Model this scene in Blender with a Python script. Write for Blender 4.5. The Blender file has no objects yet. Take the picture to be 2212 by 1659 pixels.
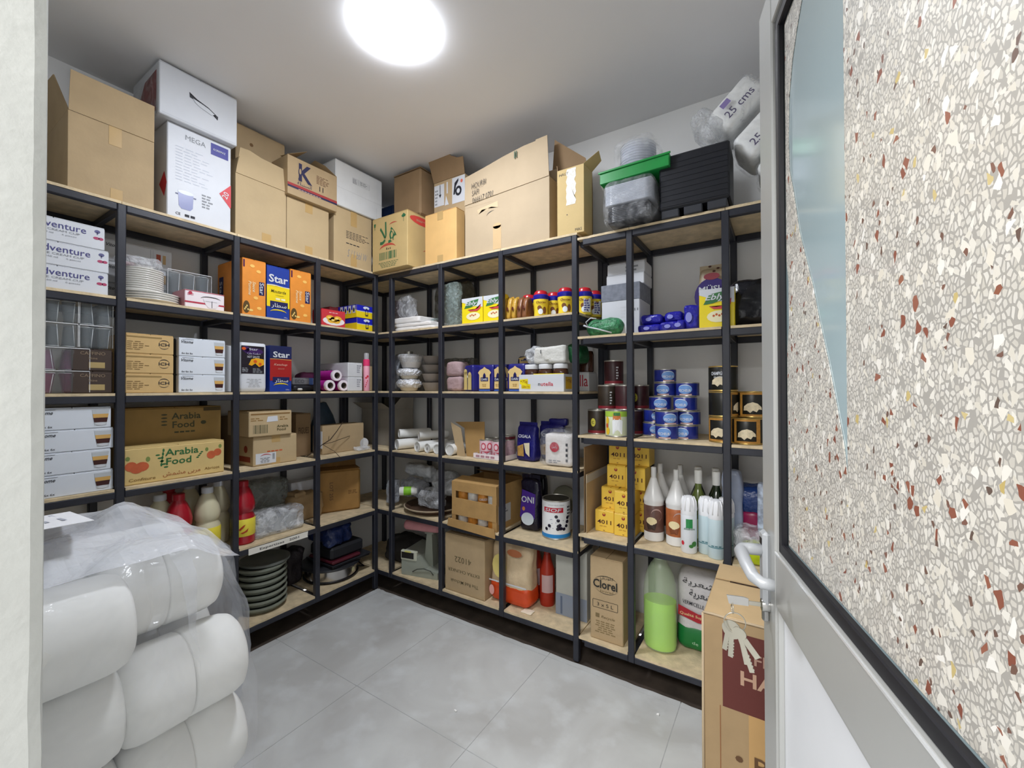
import bpy, math, random
from mathutils import Vector, Matrix, noise, Euler
random.seed(7)
SC = bpy.context.scene
COL = SC.collection
PI = math.pi

# ------------------------------------------------------------------ camera
FOC, YAW, PITCH, ROLL = 911.8, 0.567087, 0.009677, -0.002325
CX, CY, CH = 2.3950, -2.0049, 1.40

def ray(px, py):
    x = (px-1106)/FOC; y = -(py-829.5)/FOC
    x, y = math.cos(ROLL)*x-math.sin(ROLL)*y, math.sin(ROLL)*x+math.cos(ROLL)*y
    fz = math.cos(PITCH)-y*math.sin(PITCH); uz = y*math.cos(PITCH)+math.sin(PITCH)
    s, c = math.sin(YAW), math.cos(YAW)
    return Vector((-s*fz+c*x, c*fz+s*x, uz))

cam = bpy.data.cameras.new('camera')
camo = bpy.data.objects.new('camera', cam); COL.objects.link(camo)
cam.sensor_width = 36; cam.lens = FOC/2212*36; cam.clip_start = 0.02; cam.clip_end = 30
c0 = ray(1106, 829.5); vx = (ray(1107, 829.5)-c0).normalized(); vy = (ray(1106, 828.5)-c0).normalized(); vz = -c0.normalized()
M = Matrix((vx, vy, vz)).transposed().to_4x4(); M.translation = (CX, CY, CH)
camo.matrix_world = M
SC.camera = camo

# ------------------------------------------------------------------ light and exposure
SC.view_settings.view_transform = 'Standard'
SC.view_settings.look = 'None'
SC.view_settings.gamma = 1
SC.view_settings.use_curve_mapping = False
SC.view_settings.exposure = 0.0
LAMP_STRENGTH = 128.0
CORRIDOR_FILL = 90.0
world = bpy.data.worlds.new('world'); SC.world = world; world.use_nodes = True
world.node_tree.nodes['Background'].inputs[0].default_value = (1.0, 0.99, 0.97, 1)
world.node_tree.nodes['Background'].inputs[1].default_value = 1.35
al = bpy.data.lights.new('corridor_fill', 'AREA'); al.shape = 'RECTANGLE'; al.size = 1.4; al.size_y = .7  # unseen area light added beyond the doorway as fill for the shelves
al.energy = CORRIDOR_FILL; al.color = (1.0, 0.99, 0.97)
alo = bpy.data.objects.new('corridor_fill', al); COL.objects.link(alo)
alo.location = (1.9, -3.1, 2.75); alo.rotation_euler = (math.radians(38), 0, math.radians(8))

# ------------------------------------------------------------------ materials
def lin(h):
    h = h.lstrip('#'); v = [int(h[i:i+2], 16)/255 for i in (0, 2, 4)]
    return tuple(((c+.055)/1.055)**2.4 if c > .04045 else c/12.92 for c in v)+(1,)
MC = {}
def mat(col, rough=.6, metal=0, var=.08, scale=12, bump=0, bscale=60, alpha=1, trans=0, emit=0, coat=0, kind='', ior=1.45):
    key = (col, rough, metal, var, scale, bump, bscale, alpha, trans, emit, coat, kind)
    if key in MC: return MC[key]
    m = bpy.data.materials.new((kind or 'surface')+'_'+col.strip('#')); m.use_nodes = True
    nt = m.node_tree; N = nt.nodes; Lk = nt.links; b = N['Principled BSDF']
    b.inputs['Roughness'].default_value = rough; b.inputs['Metallic'].default_value = metal
    b.inputs['IOR'].default_value = ior
    if alpha < 1: b.inputs['Alpha'].default_value = alpha
    if trans: b.inputs['Transmission Weight'].default_value = trans
    if coat: b.inputs['Coat Weight'].default_value = coat; b.inputs['Coat Roughness'].default_value = .15
    c = lin(col)
    if emit:
        b.inputs['Emission Color'].default_value = c; b.inputs['Emission Strength'].default_value = emit
    tc = N.new('ShaderNodeTexCoord')
    if var:
        n = N.new('ShaderNodeTexNoise'); n.inputs['Scale'].default_value = scale; n.inputs['Detail'].default_value = 4
        Lk.new(tc.outputs['Object'], n.inputs['Vector'])
        r = N.new('ShaderNodeValToRGB'); r.color_ramp.elements[0].position = .3; r.color_ramp.elements[1].position = .72
        r.color_ramp.elements[0].color = tuple(x*(1-var) for x in c[:3])+(1,)
        r.color_ramp.elements[1].color = tuple(min(1, x*(1+var*.6)) for x in c[:3])+(1,)
        Lk.new(n.outputs['Fac'], r.inputs['Fac']); Lk.new(r.outputs['Color'], b.inputs['Base Color'])
    else: b.inputs['Base Color'].default_value = c
    if bump:
        n2 = N.new('ShaderNodeTexNoise'); n2.inputs['Scale'].default_value = bscale; n2.inputs['Detail'].default_value = 5
        Lk.new(tc.outputs['Object'], n2.inputs['Vector'])
        bp = N.new('ShaderNodeBump'); bp.inputs['Strength'].default_value = bump; bp.inputs['Distance'].default_value = .01
        Lk.new(n2.outputs['Fac'], bp.inputs['Height']); Lk.new(bp.outputs['Normal'], b.inputs['Normal'])
    MC[key] = m; return m
KR = mat('#b69e7a', .75, var=.10, scale=7, bump=.08, bscale=50, kind='cardboard')
KR2 = mat('#bfa882', .75, var=.08, scale=6, bump=.08, bscale=40, kind='cardboard')
KRP = mat('#b8a487', .75, var=.07, scale=5, bump=.12, bscale=14, kind='cardboard')
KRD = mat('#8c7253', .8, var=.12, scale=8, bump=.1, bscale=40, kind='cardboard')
KRO = mat('#a07840', .7, var=.22, scale=9, bump=.25, bscale=18, kind='cardboard')
KRY = mat('#c8ae78', .72, var=.07, scale=7, bump=.06, kind='cardboard')
TAPE = mat('#bd9d68', .3, var=.05, kind='tape')
WB = mat('#d4d7dd', .45, var=.03, kind='whiteboard')
WG = mat('#d4d6da', .5, var=.05, kind='whiteboard')
STEEL = mat('#2b2d36', .42, var=.25, scale=9, bump=.05, bscale=80, kind='painted_steel')
BOARD = mat('#d8c4a0', .8, var=.22, scale=22, bump=.25, bscale=120, kind='chipboard')
BLK = mat('#14151a', .4, kind='plastic')
INK = mat('#20222c', .6, var=0, kind='ink')
GREY = mat('#8b8e93', .5, kind='print')
FILMS = set()
def film(base, amt, tint='#f4f7fc', rough=.12, scale=16, bump=1):
    m = bpy.data.materials.new('clear_film'); m.use_nodes = True; nt = m.node_tree; N = nt.nodes; Lk = nt.links; b = N['Principled BSDF']; out = N['Material Output']
    b.inputs['Base Color'].default_value = lin(tint); b.inputs['Roughness'].default_value = rough; b.inputs['Specular IOR Level'].default_value = 1.0
    tc = N.new('ShaderNodeTexCoord'); n = N.new('ShaderNodeTexNoise'); n.inputs['Scale'].default_value = scale; n.inputs['Detail'].default_value = 5; n.inputs['Distortion'].default_value = 1.2
    Lk.new(tc.outputs['Object'], n.inputs['Vector'])
    r = N.new('ShaderNodeValToRGB'); e = r.color_ramp.elements; e[0].position = .42; e[0].color = (base,)*3+(1,); e[1].position = .68; e[1].color = (min(1, base+amt),)*3+(1,)
    Lk.new(n.outputs['Fac'], r.inputs['Fac'])
    n3 = N.new('ShaderNodeTexNoise'); n3.inputs['Scale'].default_value = scale*2.2; n3.inputs['Detail'].default_value = 3; n3.inputs['Distortion'].default_value = 2.5; Lk.new(tc.outputs['Object'], n3.inputs['Vector'])
    bp = N.new('ShaderNodeBump'); bp.inputs['Strength'].default_value = bump; bp.inputs['Distance'].default_value = .02; Lk.new(n3.outputs['Fac'], bp.inputs['Height']); Lk.new(bp.outputs['Normal'], b.inputs['Normal'])
    t = N.new('ShaderNodeBsdfTransparent'); mx = N.new('ShaderNodeMixShader'); Lk.new(r.outputs['Color'], mx.inputs[0]); Lk.new(t.outputs[0], mx.inputs[1]); Lk.new(b.outputs[0], mx.inputs[2]); Lk.new(mx.outputs[0], out.inputs['Surface'])
    FILMS.add(m.name); return m
FILM = film(.05, .25); FILM2 = film(.26, .50, bump=.6); FILMW = film(.22, .35)
ALU = mat('#eef0f6', .34, metal=.55, var=.12, scale=60, bump=1.0, bscale=90, kind='foil')
TIN = mat('#c9c6bd', .3, metal=.8, var=.04, kind='tin')
def pm(c, rough=.45, **k): return mat(c, rough, var=k.pop('var', .04), kind=k.pop('kind', 'print'), **k)

# ------------------------------------------------------------------ mesh helper
class G:
    def __init__(s): s.v = []; s.f = []; s.s = []
    def add(s, vs, fs, smooth=False):
        o = len(s.v); s.v += [tuple(p) for p in vs]; s.f += [tuple(i+o for i in f) for f in fs]; s.s += [smooth]*len(fs); return s
    def box(s, x0, x1, y0, y1, z0, z1, b=0):
        b = min(b, (x1-x0)*.45, (y1-y0)*.45, (z1-z0)*.45)
        if b <= 0:
            v = [(x, y, z) for x in (x0, x1) for y in (y0, y1) for z in (z0, z1)]
            return s.add(v, [(0, 1, 3, 2), (4, 6, 7, 5), (0, 4, 5, 1), (2, 3, 7, 6), (0, 2, 6, 4), (1, 5, 7, 3)])
        v = []; ix = {}
        for i in (0, 1):
            for j in (0, 1):
                for k in (0, 1):
                    X, Y, Z = (x0, x1)[i], (y0, y1)[j], (z0, z1)[k]
                    dx, dy, dz = (b, -b)[i], (b, -b)[j], (b, -b)[k]
                    for a, p in enumerate(((X, Y+dy, Z+dz), (X+dx, Y, Z+dz), (X+dx, Y+dy, Z))):
                        ix[(i, j, k, a)] = len(v); v.append(p)
        f = []
        q = lambda *t: f.append(tuple(ix[a] for a in t))
        for i in (0, 1):
            o = [(i, 0, 0, 0), (i, 1, 0, 0), (i, 1, 1, 0), (i, 0, 1, 0)]; q(*(o if i else o[::-1]))
            o = [(0, i, 0, 1), (1, i, 0, 1), (1, i, 1, 1), (0, i, 1, 1)]; q(*(o[::-1] if i else o))
            o = [(0, 0, i, 2), (1, 0, i, 2), (1, 1, i, 2), (0, 1, i, 2)]; q(*(o if i else o[::-1]))
        for i in (0, 1):
            for j in (0, 1):
                q((i, j, 0, 0), (i, j, 1, 0), (i, j, 1, 1), (i, j, 0, 1))
                q((i, 0, j, 0), (i, 1, j, 0), (i, 1, j, 2), (i, 0, j, 2))
                q((0, i, j, 1), (1, i, j, 1), (1, i, j, 2), (0, i, j, 2))
                for k in (0, 1): q((i, j, k, 0), (i, j, k, 1), (i, j, k, 2))
        return s.add(v, f)
    def lathe(s, prof, n=28, c=(0, 0, 0), axis='z', sx=1, sy=1):
        # prof: (radius, height); sharp corners get doubled rings
        P = []
        for i, p in enumerate(prof):
            P.append(p)
            if 0 < i < len(prof)-1:
                a = Vector((p[0]-prof[i-1][0], p[1]-prof[i-1][1])); b = Vector((prof[i+1][0]-p[0], prof[i+1][1]-p[1]))
                if a.length > 1e-6 and b.length > 1e-6 and a.angle(b) > .6: P.append(None); P.append(p)
        v = []; f = []; prev = None
        for p in P:
            if p is None: prev = None; continue
            st = len(v)
            for k in range(n):
                t = 2*PI*k/n; x, y, z = p[0]*math.cos(t)*sx, p[0]*math.sin(t)*sy, p[1]
                if axis == 'y': x, y, z = x, z, y
                elif axis == 'x': x, y, z = z, x, y
                v.append((c[0]+x, c[1]+y, c[2]+z))
            if prev is not None:
                for k in range(n): f.append((prev+k, prev+(k+1) % n, st+(k+1) % n, st+k))
            prev = st
        s.add(v, f, True)
        return s
    def tube(s, path, r, n=8, cap=True):
        path = [Vector(p) for p in path]; v = []; f = []
        rr = r if isinstance(r, (list, tuple)) else [r]*len(path)
        up = Vector((0, 0, 1))
        for i, p in enumerate(path):
            d = (path[min(i+1, len(path)-1)]-path[max(i-1, 0)]).normalized()
            a = d.cross(up); a = a.normalized() if a.length > .05 else d.cross(Vector((1, 0, 0))).normalized()
            b = d.cross(a)
            for k in range(n):
                t = 2*PI*k/n; v.append(p+a*math.cos(t)*rr[i]+b*math.sin(t)*rr[i])
        for i in range(len(path)-1):
            for k in range(n): f.append((i*n+k, i*n+(k+1) % n, (i+1)*n+(k+1) % n, (i+1)*n+k))
        if cap: f.append(tuple(range(n))[::-1]); f.append(tuple(range((len(path)-1)*n, len(path)*n)))
        return s.add(v, f, True)
    def soft(s, x0, x1, y0, y1, z0, z1, r=.02, n=8, amp=0, freq=8, seed=0, pinch=0, flat=True):
        # rounded, lumpy block
        v = []; f = []; idx = {}
        c = Vector(((x0+x1)/2, (y0+y1)/2, (z0+z1)/2)); h = Vector(((x1-x0)/2, (y1-y0)/2, (z1-z0)/2))
        r = min(r, *h)*.999
        def vert(i, j, k):
            if (i, j, k) in idx: return idx[(i, j, k)]
            q = []
            for a, hh in ((i, h[0]), (j, h[1]), (k, h[2])):
                q.append((2*a/n-1)*hh)
            q = Vector(q); inner = Vector([max(-(h[a]-r), min(h[a]-r, q[a])) for a in range(3)])
            d = q-inner
            p = inner+(d.normalized()*r if d.length > 1e-7 else d)
            if pinch:
                t = (p.z/h.z+1)/2; k2 = 1-pinch*t*t; p.y *= k2; 
            w = p+c
            if amp:
                q0 = w+Vector((seed*3.1, seed*1.7, seed)); e = noise.noise_vector(q0*freq)*amp+noise.noise_vector(q0*freq*3.3)*amp*.45
                if flat and w.z < z0+amp*2: e.z = abs(e.z)*.3
                w = w+e
                if w.z < z0: w.z = z0
            idx[(i, j, k)] = len(v); v.append(w); return idx[(i, j, k)]
        for a in range(n):
            for b in range(n):
                for t in (0, n):
                    for quad in ([(t, a, b), (t, a+1, b), (t, a+1, b+1), (t, a, b+1)], [(b, t, a), (b+1, t, a), (b+1, t, a+1), (b, t, a+1)], [(a, b, t), (a+1, b, t), (a+1, b+1, t), (a, b+1, t)]):
                        qd = [vert(*x) for x in quad]
                        f.append(tuple(qd if t else qd[::-1]))
        return s.add(v, f, True)
    def prism(s, pts, th, frame):
        # outline pts (u,v) through frame(u,v,d); thickness th
        n = len(pts); v = [frame(u, w, 0) for u, w in pts]+[frame(u, w, th) for u, w in pts]
        f = [tuple(range(n))[::-1], tuple(range(n, 2*n))]+[(i, (i+1) % n, n+(i+1) % n, n+i) for i in range(n)]
        return s.add(v, f)
    def rot(s, mtx):
        s.v = [tuple(mtx @ Vector(p)) for p in s.v]; return s

def mesh(name, g, m, parent=None, loc=None, rot=None):
    me = bpy.data.meshes.new(name); me.from_pydata(g.v, [], g.f); me.validate()
    if len(me.polygons) == len(g.s): me.polygons.foreach_set('use_smooth', [False]*len(g.s) if m.name in FILMS else g.s)
    me.materials.append(m); me.update()
    import bmesh as _b
    bm = _b.new(); bm.from_mesh(me); _b.ops.recalc_face_normals(bm, faces=bm.faces); bm.to_mesh(me); bm.free()
    o = bpy.data.objects.new(name, me); COL.objects.link(o)
    if parent is not None: o.parent = parent
    if loc: o.location = loc
    if rot: o.rotation_euler = rot
    return o
def tag(o, label=None, cat=None, group=None, kind=None):
    if label: o['label'] = label
    if cat: o['category'] = cat
    if group: o['group'] = group
    if kind: o['kind'] = kind
    return o
def thing(name, label, cat, loc=(0, 0, 0), rz=0, group=None, rot=None):
    o = bpy.data.objects.new(name, None); COL.objects.link(o); o.empty_display_size = .05
    o.location = loc; o.rotation_euler = rot if rot else (0, 0, rz)
    return tag(o, label, cat, group)
def dup(root, loc, label=None, rz=None, group=None):
    def cp(o, par):
        c = o.copy(); COL.objects.link(c); c.parent = par
        for ch in list(o.children): cp(ch, c)
        return c
    r = cp(root, None); r.location = loc
    if rz is not None: r.rotation_euler = (0, 0, rz)
    if label: r['label'] = label
    if group: r['group'] = group
    return r
def structure(name, g, m, label=None):
    o = mesh(name, g, m); o['kind'] = 'structure'
    if label: o['label'] = label
    return o

# ---- rack coordinates: L = left rack (front plane x=0, runs along y), B = back rack (front plane y=0, runs along x)
def pt(r, px, py, w):
    d = ray(px, py); t = (-w-CX)/d.x if r == 'L' else (w-CY)/d.y
    return Vector((CX, CY, CH))+d*t
def U(r, px, w, py=838): p = pt(r, px, py, w); return p.y if r == 'L' else p.x
def ZZ(r, px, py, w): return pt(r, px, py, w).z
def place(r, u, w, z): return (-w, u, z) if r == 'L' else (u, w, z)
RZ = {'L': PI/2, 'B': 0}
def rt(name, label, cat, r, u, w, z, group=None, yaw=0): return thing(name, label, cat, place(r, u, w, z), RZ[r]+math.radians(yaw), group)

LV = {'L': [2.212, 1.797, 1.382, .972, .560, .136], 'B': [2.202, 1.793, 1.380, .975, .564, .139], 'C': [2.171, 1.663, 1.158, .654, .134]}

# ---- surface frames (u right, v up, e outwards)
def FF(x=0, y=0, z=0): return lambda u, v, e=0: (x+u, y-e, z+v)
def FR(x, y=0, z=0): return lambda u, v, e=0: (x+e, y+u, z+v)
def FL(x, y, z=0): return lambda u, v, e=0: (x-e, y-u, z+v)
def FT(x, y, z): return lambda u, v, e=0: (x+u, y+v, z+e)
def FC(r, cx=0, cy=0, z=0, a0=0):
    return lambda u, v, e=0: (cx+(r+e)*math.sin(u/r+a0), cy-(r+e)*math.cos(u/r+a0), z+v)
EPS = .0009
def polys(parent, lst, fr, m, name='printed_mark', e=EPS, rings=1):
    if name == 'printed_fruit' and len(lst) > 1: return [polys(parent, [q], fr, m, name, e+i*.00012, rings) for i, q in enumerate(lst)]
    g = G()
    for P in lst:
        n = len(P); cu = sum(p[0] for p in P)/n; cv = sum(p[1] for p in P)/n
        v = [fr(cu, cv, e)]; f = []
        for k in range(1, rings+1):
            t = k/rings
            v += [fr(cu+(p[0]-cu)*t, cv+(p[1]-cv)*t, e) for p in P]
        for i in range(n): f.append((0, 1+i, 1+(i+1) % n))
        for k in range(1, rings):
            a = 1+(k-1)*n; b = 1+k*n
            for i in range(n): f.append((a+i, b+i, b+(i+1) % n, a+(i+1) % n))
        g.add(v, f)
    return mesh(name, g, m, parent)
def rct(u0, v0, u1, v1, nu=1): return [(u0+(u1-u0)*i/nu, v0) for i in range(nu+1)]+[(u1-(u1-u0)*i/nu, v1) for i in range(nu+1)]
def ell(cu, cv, ru, rv, n=14, a0=0, a1=2*PI): return [(cu+ru*math.cos(a0+(a1-a0)*i/n), cv+rv*math.sin(a0+(a1-a0)*i/n)) for i in range(n if a1-a0 > 6.2 else n+1)]
def arc(cu, cv, ru, rv, a0, a1, th, n=12):
    o = [(cu+ru*math.cos(a0+(a1-a0)*i/n), cv+rv*math.sin(a0+(a1-a0)*i/n)) for i in range(n+1)]
    return [[o[i], o[i+1], (o[i+1][0], o[i+1][1]-th*math.sin(PI*(i+1)/n)-.0005), (o[i][0], o[i][1]-th*math.sin(PI*i/n)-.0005)] for i in range(n)]
def strip(parent, u0, v0, u1, v1, fr, m, name='printed_band', e=EPS, nu=12):
    g = G(); v = []; f = []
    for i in range(nu+1):
        u = u0+(u1-u0)*i/nu; v += [fr(u, v0, e), fr(u, v1, e)]
    for i in range(nu): f.append((2*i, 2*i+2, 2*i+3, 2*i+1))
    g.add(v, f, True); return mesh(name, g, m, parent)
def lines(parent, fr, u0, v0, u1, v1, n, m=None, name='printed_lines', e=EPS, fill=.5, cen=False):
    L = []; h = (v1-v0)/n; rnd = random.Random(int((u0+v0+n)*1e4))
    for i in range(n):
        a = rnd.uniform(.55, 1); vv = v0+i*h
        s0 = u0+(u1-u0)*(1-a)/2 if cen else u0
        k = max(2, int((u1-u0)*a/(h*2.2))); st = (u1-u0)*a/k
        for j in range(k): L.append(rct(s0+j*st, vv, s0+(j+.78)*st, vv+h*fill))
    return polys(parent, L, fr, m or GREY, name, e)
def barcode(parent, fr, u0, v0, u1, v1, m, n=16, e=EPS):
    rnd = random.Random(n); L = []; st = (u1-u0)/n
    for i in range(n): L.append(rct(u0+i*st, v0, u0+(i+rnd.choice((.3, .5, .8)))*st, v1))
    return polys(parent, L, fr, m, 'barcode', e)
TXC = {}
def textmesh(s, bold, shear, space):
    key = (s, bold, shear, space)
    if key not in TXC:
        c = bpy.data.curves.new('lettering', 'FONT'); c.body = s; c.size = 1; c.offset = bold*.55; c.shear = shear; c.space_character = space
        c.resolution_u = 2; c.align_x = 'LEFT'; c.space_line = .95
        o = bpy.data.objects.new('lettering', c); me = o.to_mesh()
        TXC[key] = ([tuple(v.co) for v in me.vertices], [tuple(p.vertices) for p in me.polygons]); o.to_mesh_clear(); bpy.data.objects.remove(o); bpy.data.curves.remove(c)
    return TXC[key]
def text(parent, s, fr, cu, cv, m=INK, w=None, h=None, bold=.012, shear=0, space=1, rot=0, name='lettering', e=EPS*1.6):
    vs, fs = textmesh(s, bold, shear, space)
    if not vs: return None
    x0 = min(v[0] for v in vs); x1 = max(v[0] for v in vs); y0 = min(v[1] for v in vs); y1 = max(v[1] for v in vs)
    if w is None: w = (x1-x0)/(y1-y0)*h
    if h is None: h = (y1-y0)/(x1-x0)*w
    ca, sa = math.cos(math.radians(rot)), math.sin(math.radians(rot)); out = []
    for v in vs:
        a = ((v[0]-x0)/(x1-x0)-.5)*w; b = ((v[1]-y0)/(y1-y0)-.5)*h
        out.append(fr(cu+a*ca-b*sa, cv+a*sa+b*ca, e))
    g = G(); g.add(out, fs); return mesh(name, g, m, parent)
def ar(s): return s[::-1]
AR_STAR = ar('\uFEB3\uFEC4\uFE8E\uFEAD'); AR_HALA = ar('\uFEEB\uFEFC')
AR_JAM = ar('\uFEE3\uFEAE\uFE91\uFEF0 \uFEE3\uFEB8\uFEE4\uFEB6'); AR_VERM = ar('\uFEB7\uFECC\uFEAE\uFEF3\uFE94')
AR_CLOR = ar('\uFEDB\uFEE0\uFEEE\uFEAD\uFEF3\uFEDE'); AR_SNB = ar('\uFE8D\uFEDF\uFEB4\uFEE8\uFE92\uFEE0\uFE94'); AR_HOT = ar('\uFEBB\uFEE0\uFEBC\uFE94 \uFEA3\uFE8E\uFEAD\uFE93')

# ------------------------------------------------------------------ room shell
XL, XR, YB, YF, ZC = -.42, 2.76, .425, -1.885, 2.926
WALL = mat('#f3f3f2', .85, var=.03, scale=3, bump=.06, bscale=70, kind='plaster')
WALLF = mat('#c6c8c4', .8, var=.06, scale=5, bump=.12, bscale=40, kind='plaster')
CEIL = mat('#ececee', .9, var=.02, scale=2, kind='plaster')
structure('ceiling', G().box(XL-.1, XR+.1, YF-2.2, YB+.1, ZC, ZC+.1), CEIL, 'plain matt white ceiling above the storeroom')
structure('wall_left', G().box(XL-.1, XL, YF-.2, YB+.1, 0, ZC), WALL)
structure('wall_back', G().box(XL-.1, XR+.1, YB, YB+.1, 0, ZC), WALL)
structure('wall_right', G().box(XR, XR+.1, YF-.2, YB, 0, ZC), WALL)
JX0, JX1, JZ = 1.70, 2.62, 2.24
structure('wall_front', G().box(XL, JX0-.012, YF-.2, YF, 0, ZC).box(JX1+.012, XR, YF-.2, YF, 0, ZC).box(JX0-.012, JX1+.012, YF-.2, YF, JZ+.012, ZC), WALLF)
# plastered reveal of the doorway, worn edge at the bottom
g = G(); n = 90; v = []; f = []
for i in range(n+1):
    z = JZ*i/n
    chip = 0.0
    if z < .75: chip = max(0, noise.noise(Vector((z*26, 3, 1))))*.010+max(0, noise.noise(Vector((z*70, 8, 2))))*.004
    chip += abs(noise.noise(Vector((z*9, 5, 0))))*.002
    for (x, y) in ((JX0-.012, YF-.2), (JX0, YF-.2), (JX0, YF-.012-chip), (JX0-.003-chip*.5, YF-.002-chip), (JX0-.012, YF)): v.append((x, y, z))
for i in range(n):
    for k in range(4): f.append((i*5+k, i*5+k+1, i*5+k+6, i*5+k+5))
g.add(v, f)
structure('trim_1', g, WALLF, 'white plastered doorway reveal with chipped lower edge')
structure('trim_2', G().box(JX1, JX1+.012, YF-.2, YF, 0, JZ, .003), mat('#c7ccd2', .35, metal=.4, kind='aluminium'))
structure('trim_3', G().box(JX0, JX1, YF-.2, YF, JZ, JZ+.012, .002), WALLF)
# dirt marks low on the reveal
g = G(); rnd = random.Random(4)
for (z, y, s) in ((.40, -1.912, .012), (.33, -1.905, .010), (.29, -1.915, .016), (.255, -1.903, .010), (.20, -1.906, .018), (.17, -1.912, .012), (.47, -1.908, .008)):
    P = [(y+math.cos(a)*s*rnd.uniform(.4, .7), z+math.sin(a)*s*rnd.uniform(.5, 1.2)) for a in [2*PI*i/9 for i in range(9)]]
    g.add([(JX0+.0008, p[0], p[1]) for p in P], [tuple(range(9))])
DIRT = structure('trim_4', g, mat('#77736c', .9, var=.5, scale=60, kind='dirt'), 'grey scuff marks on the doorway reveal')

# floor: sub floor, grout bed and separate tiles
g = G().box(XL, XR, YF-1.2, YB, -.06, -.012); floor = structure('floor', g, mat('#4a4038', .95, var=.35, scale=10, bump=.3, bscale=20, kind='concrete'), 'dark brown floor under the shelving, grey tiles elsewhere')  # dark brown sub floor, left uncovered where the tiles stop at the racks
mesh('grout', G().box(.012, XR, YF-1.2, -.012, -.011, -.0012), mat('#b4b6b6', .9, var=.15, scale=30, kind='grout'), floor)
def tile_mat():
    m = bpy.data.materials.new('porcelain_tile'); m.use_nodes = True; nt = m.node_tree; N = nt.nodes; Lk = nt.links; b = N['Principled BSDF']
    tc = N.new('ShaderNodeTexCoord'); geo = N.new('ShaderNodeNewGeometry')
    n1 = N.new('ShaderNodeTexNoise'); n1.inputs['Scale'].default_value = 2.4; n1.inputs['Detail'].default_value = 6; n1.inputs['Distortion'].default_value = .8
    Lk.new(geo.outputs['Position'], n1.inputs['Vector'])
    r = N.new('ShaderNodeValToRGB'); e = r.color_ramp.elements; e[0].position = .36; e[0].color = lin('#bcbcba'); e[1].position = .68; e[1].color = lin('#d2d4d3')
    e2 = r.color_ramp.elements.new(.5); e2.color = lin('#c6c7c6')
    Lk.new(n1.outputs['Fac'], r.inputs['Fac'])
    n2 = N.new('ShaderNodeTexNoise'); n2.inputs['Scale'].default_value = 7; n2.inputs['Detail'].default_value = 8; Lk.new(geo.outputs['Position'], n2.inputs['Vector'])
    r2 = N.new('ShaderNodeValToRGB'); r2.color_ramp.elements[0].position = .52; r2.color_ramp.elements[1].position = .75; r2.color_ramp.elements[1].color = (.6, .6, .6, 1)
    Lk.new(n2.outputs['Fac'], r2.inputs['Fac'])
    mx = N.new('ShaderNodeMix'); mx.data_type = 'RGBA'; Lk.new(r2.outputs['Color'], mx.inputs[0]); Lk.new(r.outputs['Color'], mx.inputs[6]); mx.inputs[7].default_value = lin('#e0e4e6')
    Lk.new(mx.outputs[2], b.inputs['Base Color'])
    b.inputs['Roughness'].default_value = .42
    return m
TM = tile_mat()
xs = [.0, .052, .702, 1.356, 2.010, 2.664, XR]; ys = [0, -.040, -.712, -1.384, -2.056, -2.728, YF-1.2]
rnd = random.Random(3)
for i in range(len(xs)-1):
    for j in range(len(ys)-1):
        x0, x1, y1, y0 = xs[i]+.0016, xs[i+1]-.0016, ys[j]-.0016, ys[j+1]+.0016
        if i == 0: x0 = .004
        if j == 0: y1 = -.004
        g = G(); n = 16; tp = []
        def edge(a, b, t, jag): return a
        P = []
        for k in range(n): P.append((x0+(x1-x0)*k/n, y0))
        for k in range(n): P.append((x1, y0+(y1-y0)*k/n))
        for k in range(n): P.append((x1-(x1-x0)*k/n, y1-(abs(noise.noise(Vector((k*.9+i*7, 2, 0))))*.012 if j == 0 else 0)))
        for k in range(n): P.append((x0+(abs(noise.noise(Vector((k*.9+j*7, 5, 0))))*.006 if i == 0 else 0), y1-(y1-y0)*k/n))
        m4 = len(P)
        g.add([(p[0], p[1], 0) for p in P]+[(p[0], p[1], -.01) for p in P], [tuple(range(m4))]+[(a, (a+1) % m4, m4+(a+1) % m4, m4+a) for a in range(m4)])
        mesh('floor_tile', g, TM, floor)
# two crumbs of white on the floor
for (px, py) in ((984, 1537), (1421, 1545)):
    d = ray(px, py); t = -CH/d.z; p = Vector((CX, CY, CH))+d*t
    o = mesh('paper_scrap', G().soft(-.006, .006, -.004, .004, 0, .008, .003, 4, .003, 90, px), pm('#f4f4f2', .8), None, (p.x, p.y, 0))
    tag(o, 'tiny white paper scrap on the grey floor tiles, '+('nearer the corner of the racks' if px < 1000 else 'nearer the brown carton by the door'), 'paper scrap')

# ceiling lamp
lt = thing('ceiling_lamp', 'round white glowing ceiling lamp in the middle of the ceiling', 'lamp', (1.03, -.772, ZC))
mesh('lamp_housing', G().lathe([(0, 0), (.146, 0), (.146, -.005), (0, -.005)], 48), pm('#f4f4f4', .4), lt)
mesh('lamp_diffuser', G().lathe([(.152, -.0004), (.1535, -.0060), (.150, -.011), (.13, -.014), (.08, -.016), (0, -.017)], 48), mat('#f1f6ff', .4, var=0, emit=LAMP_STRENGTH, kind='diffuser'), lt)

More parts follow.
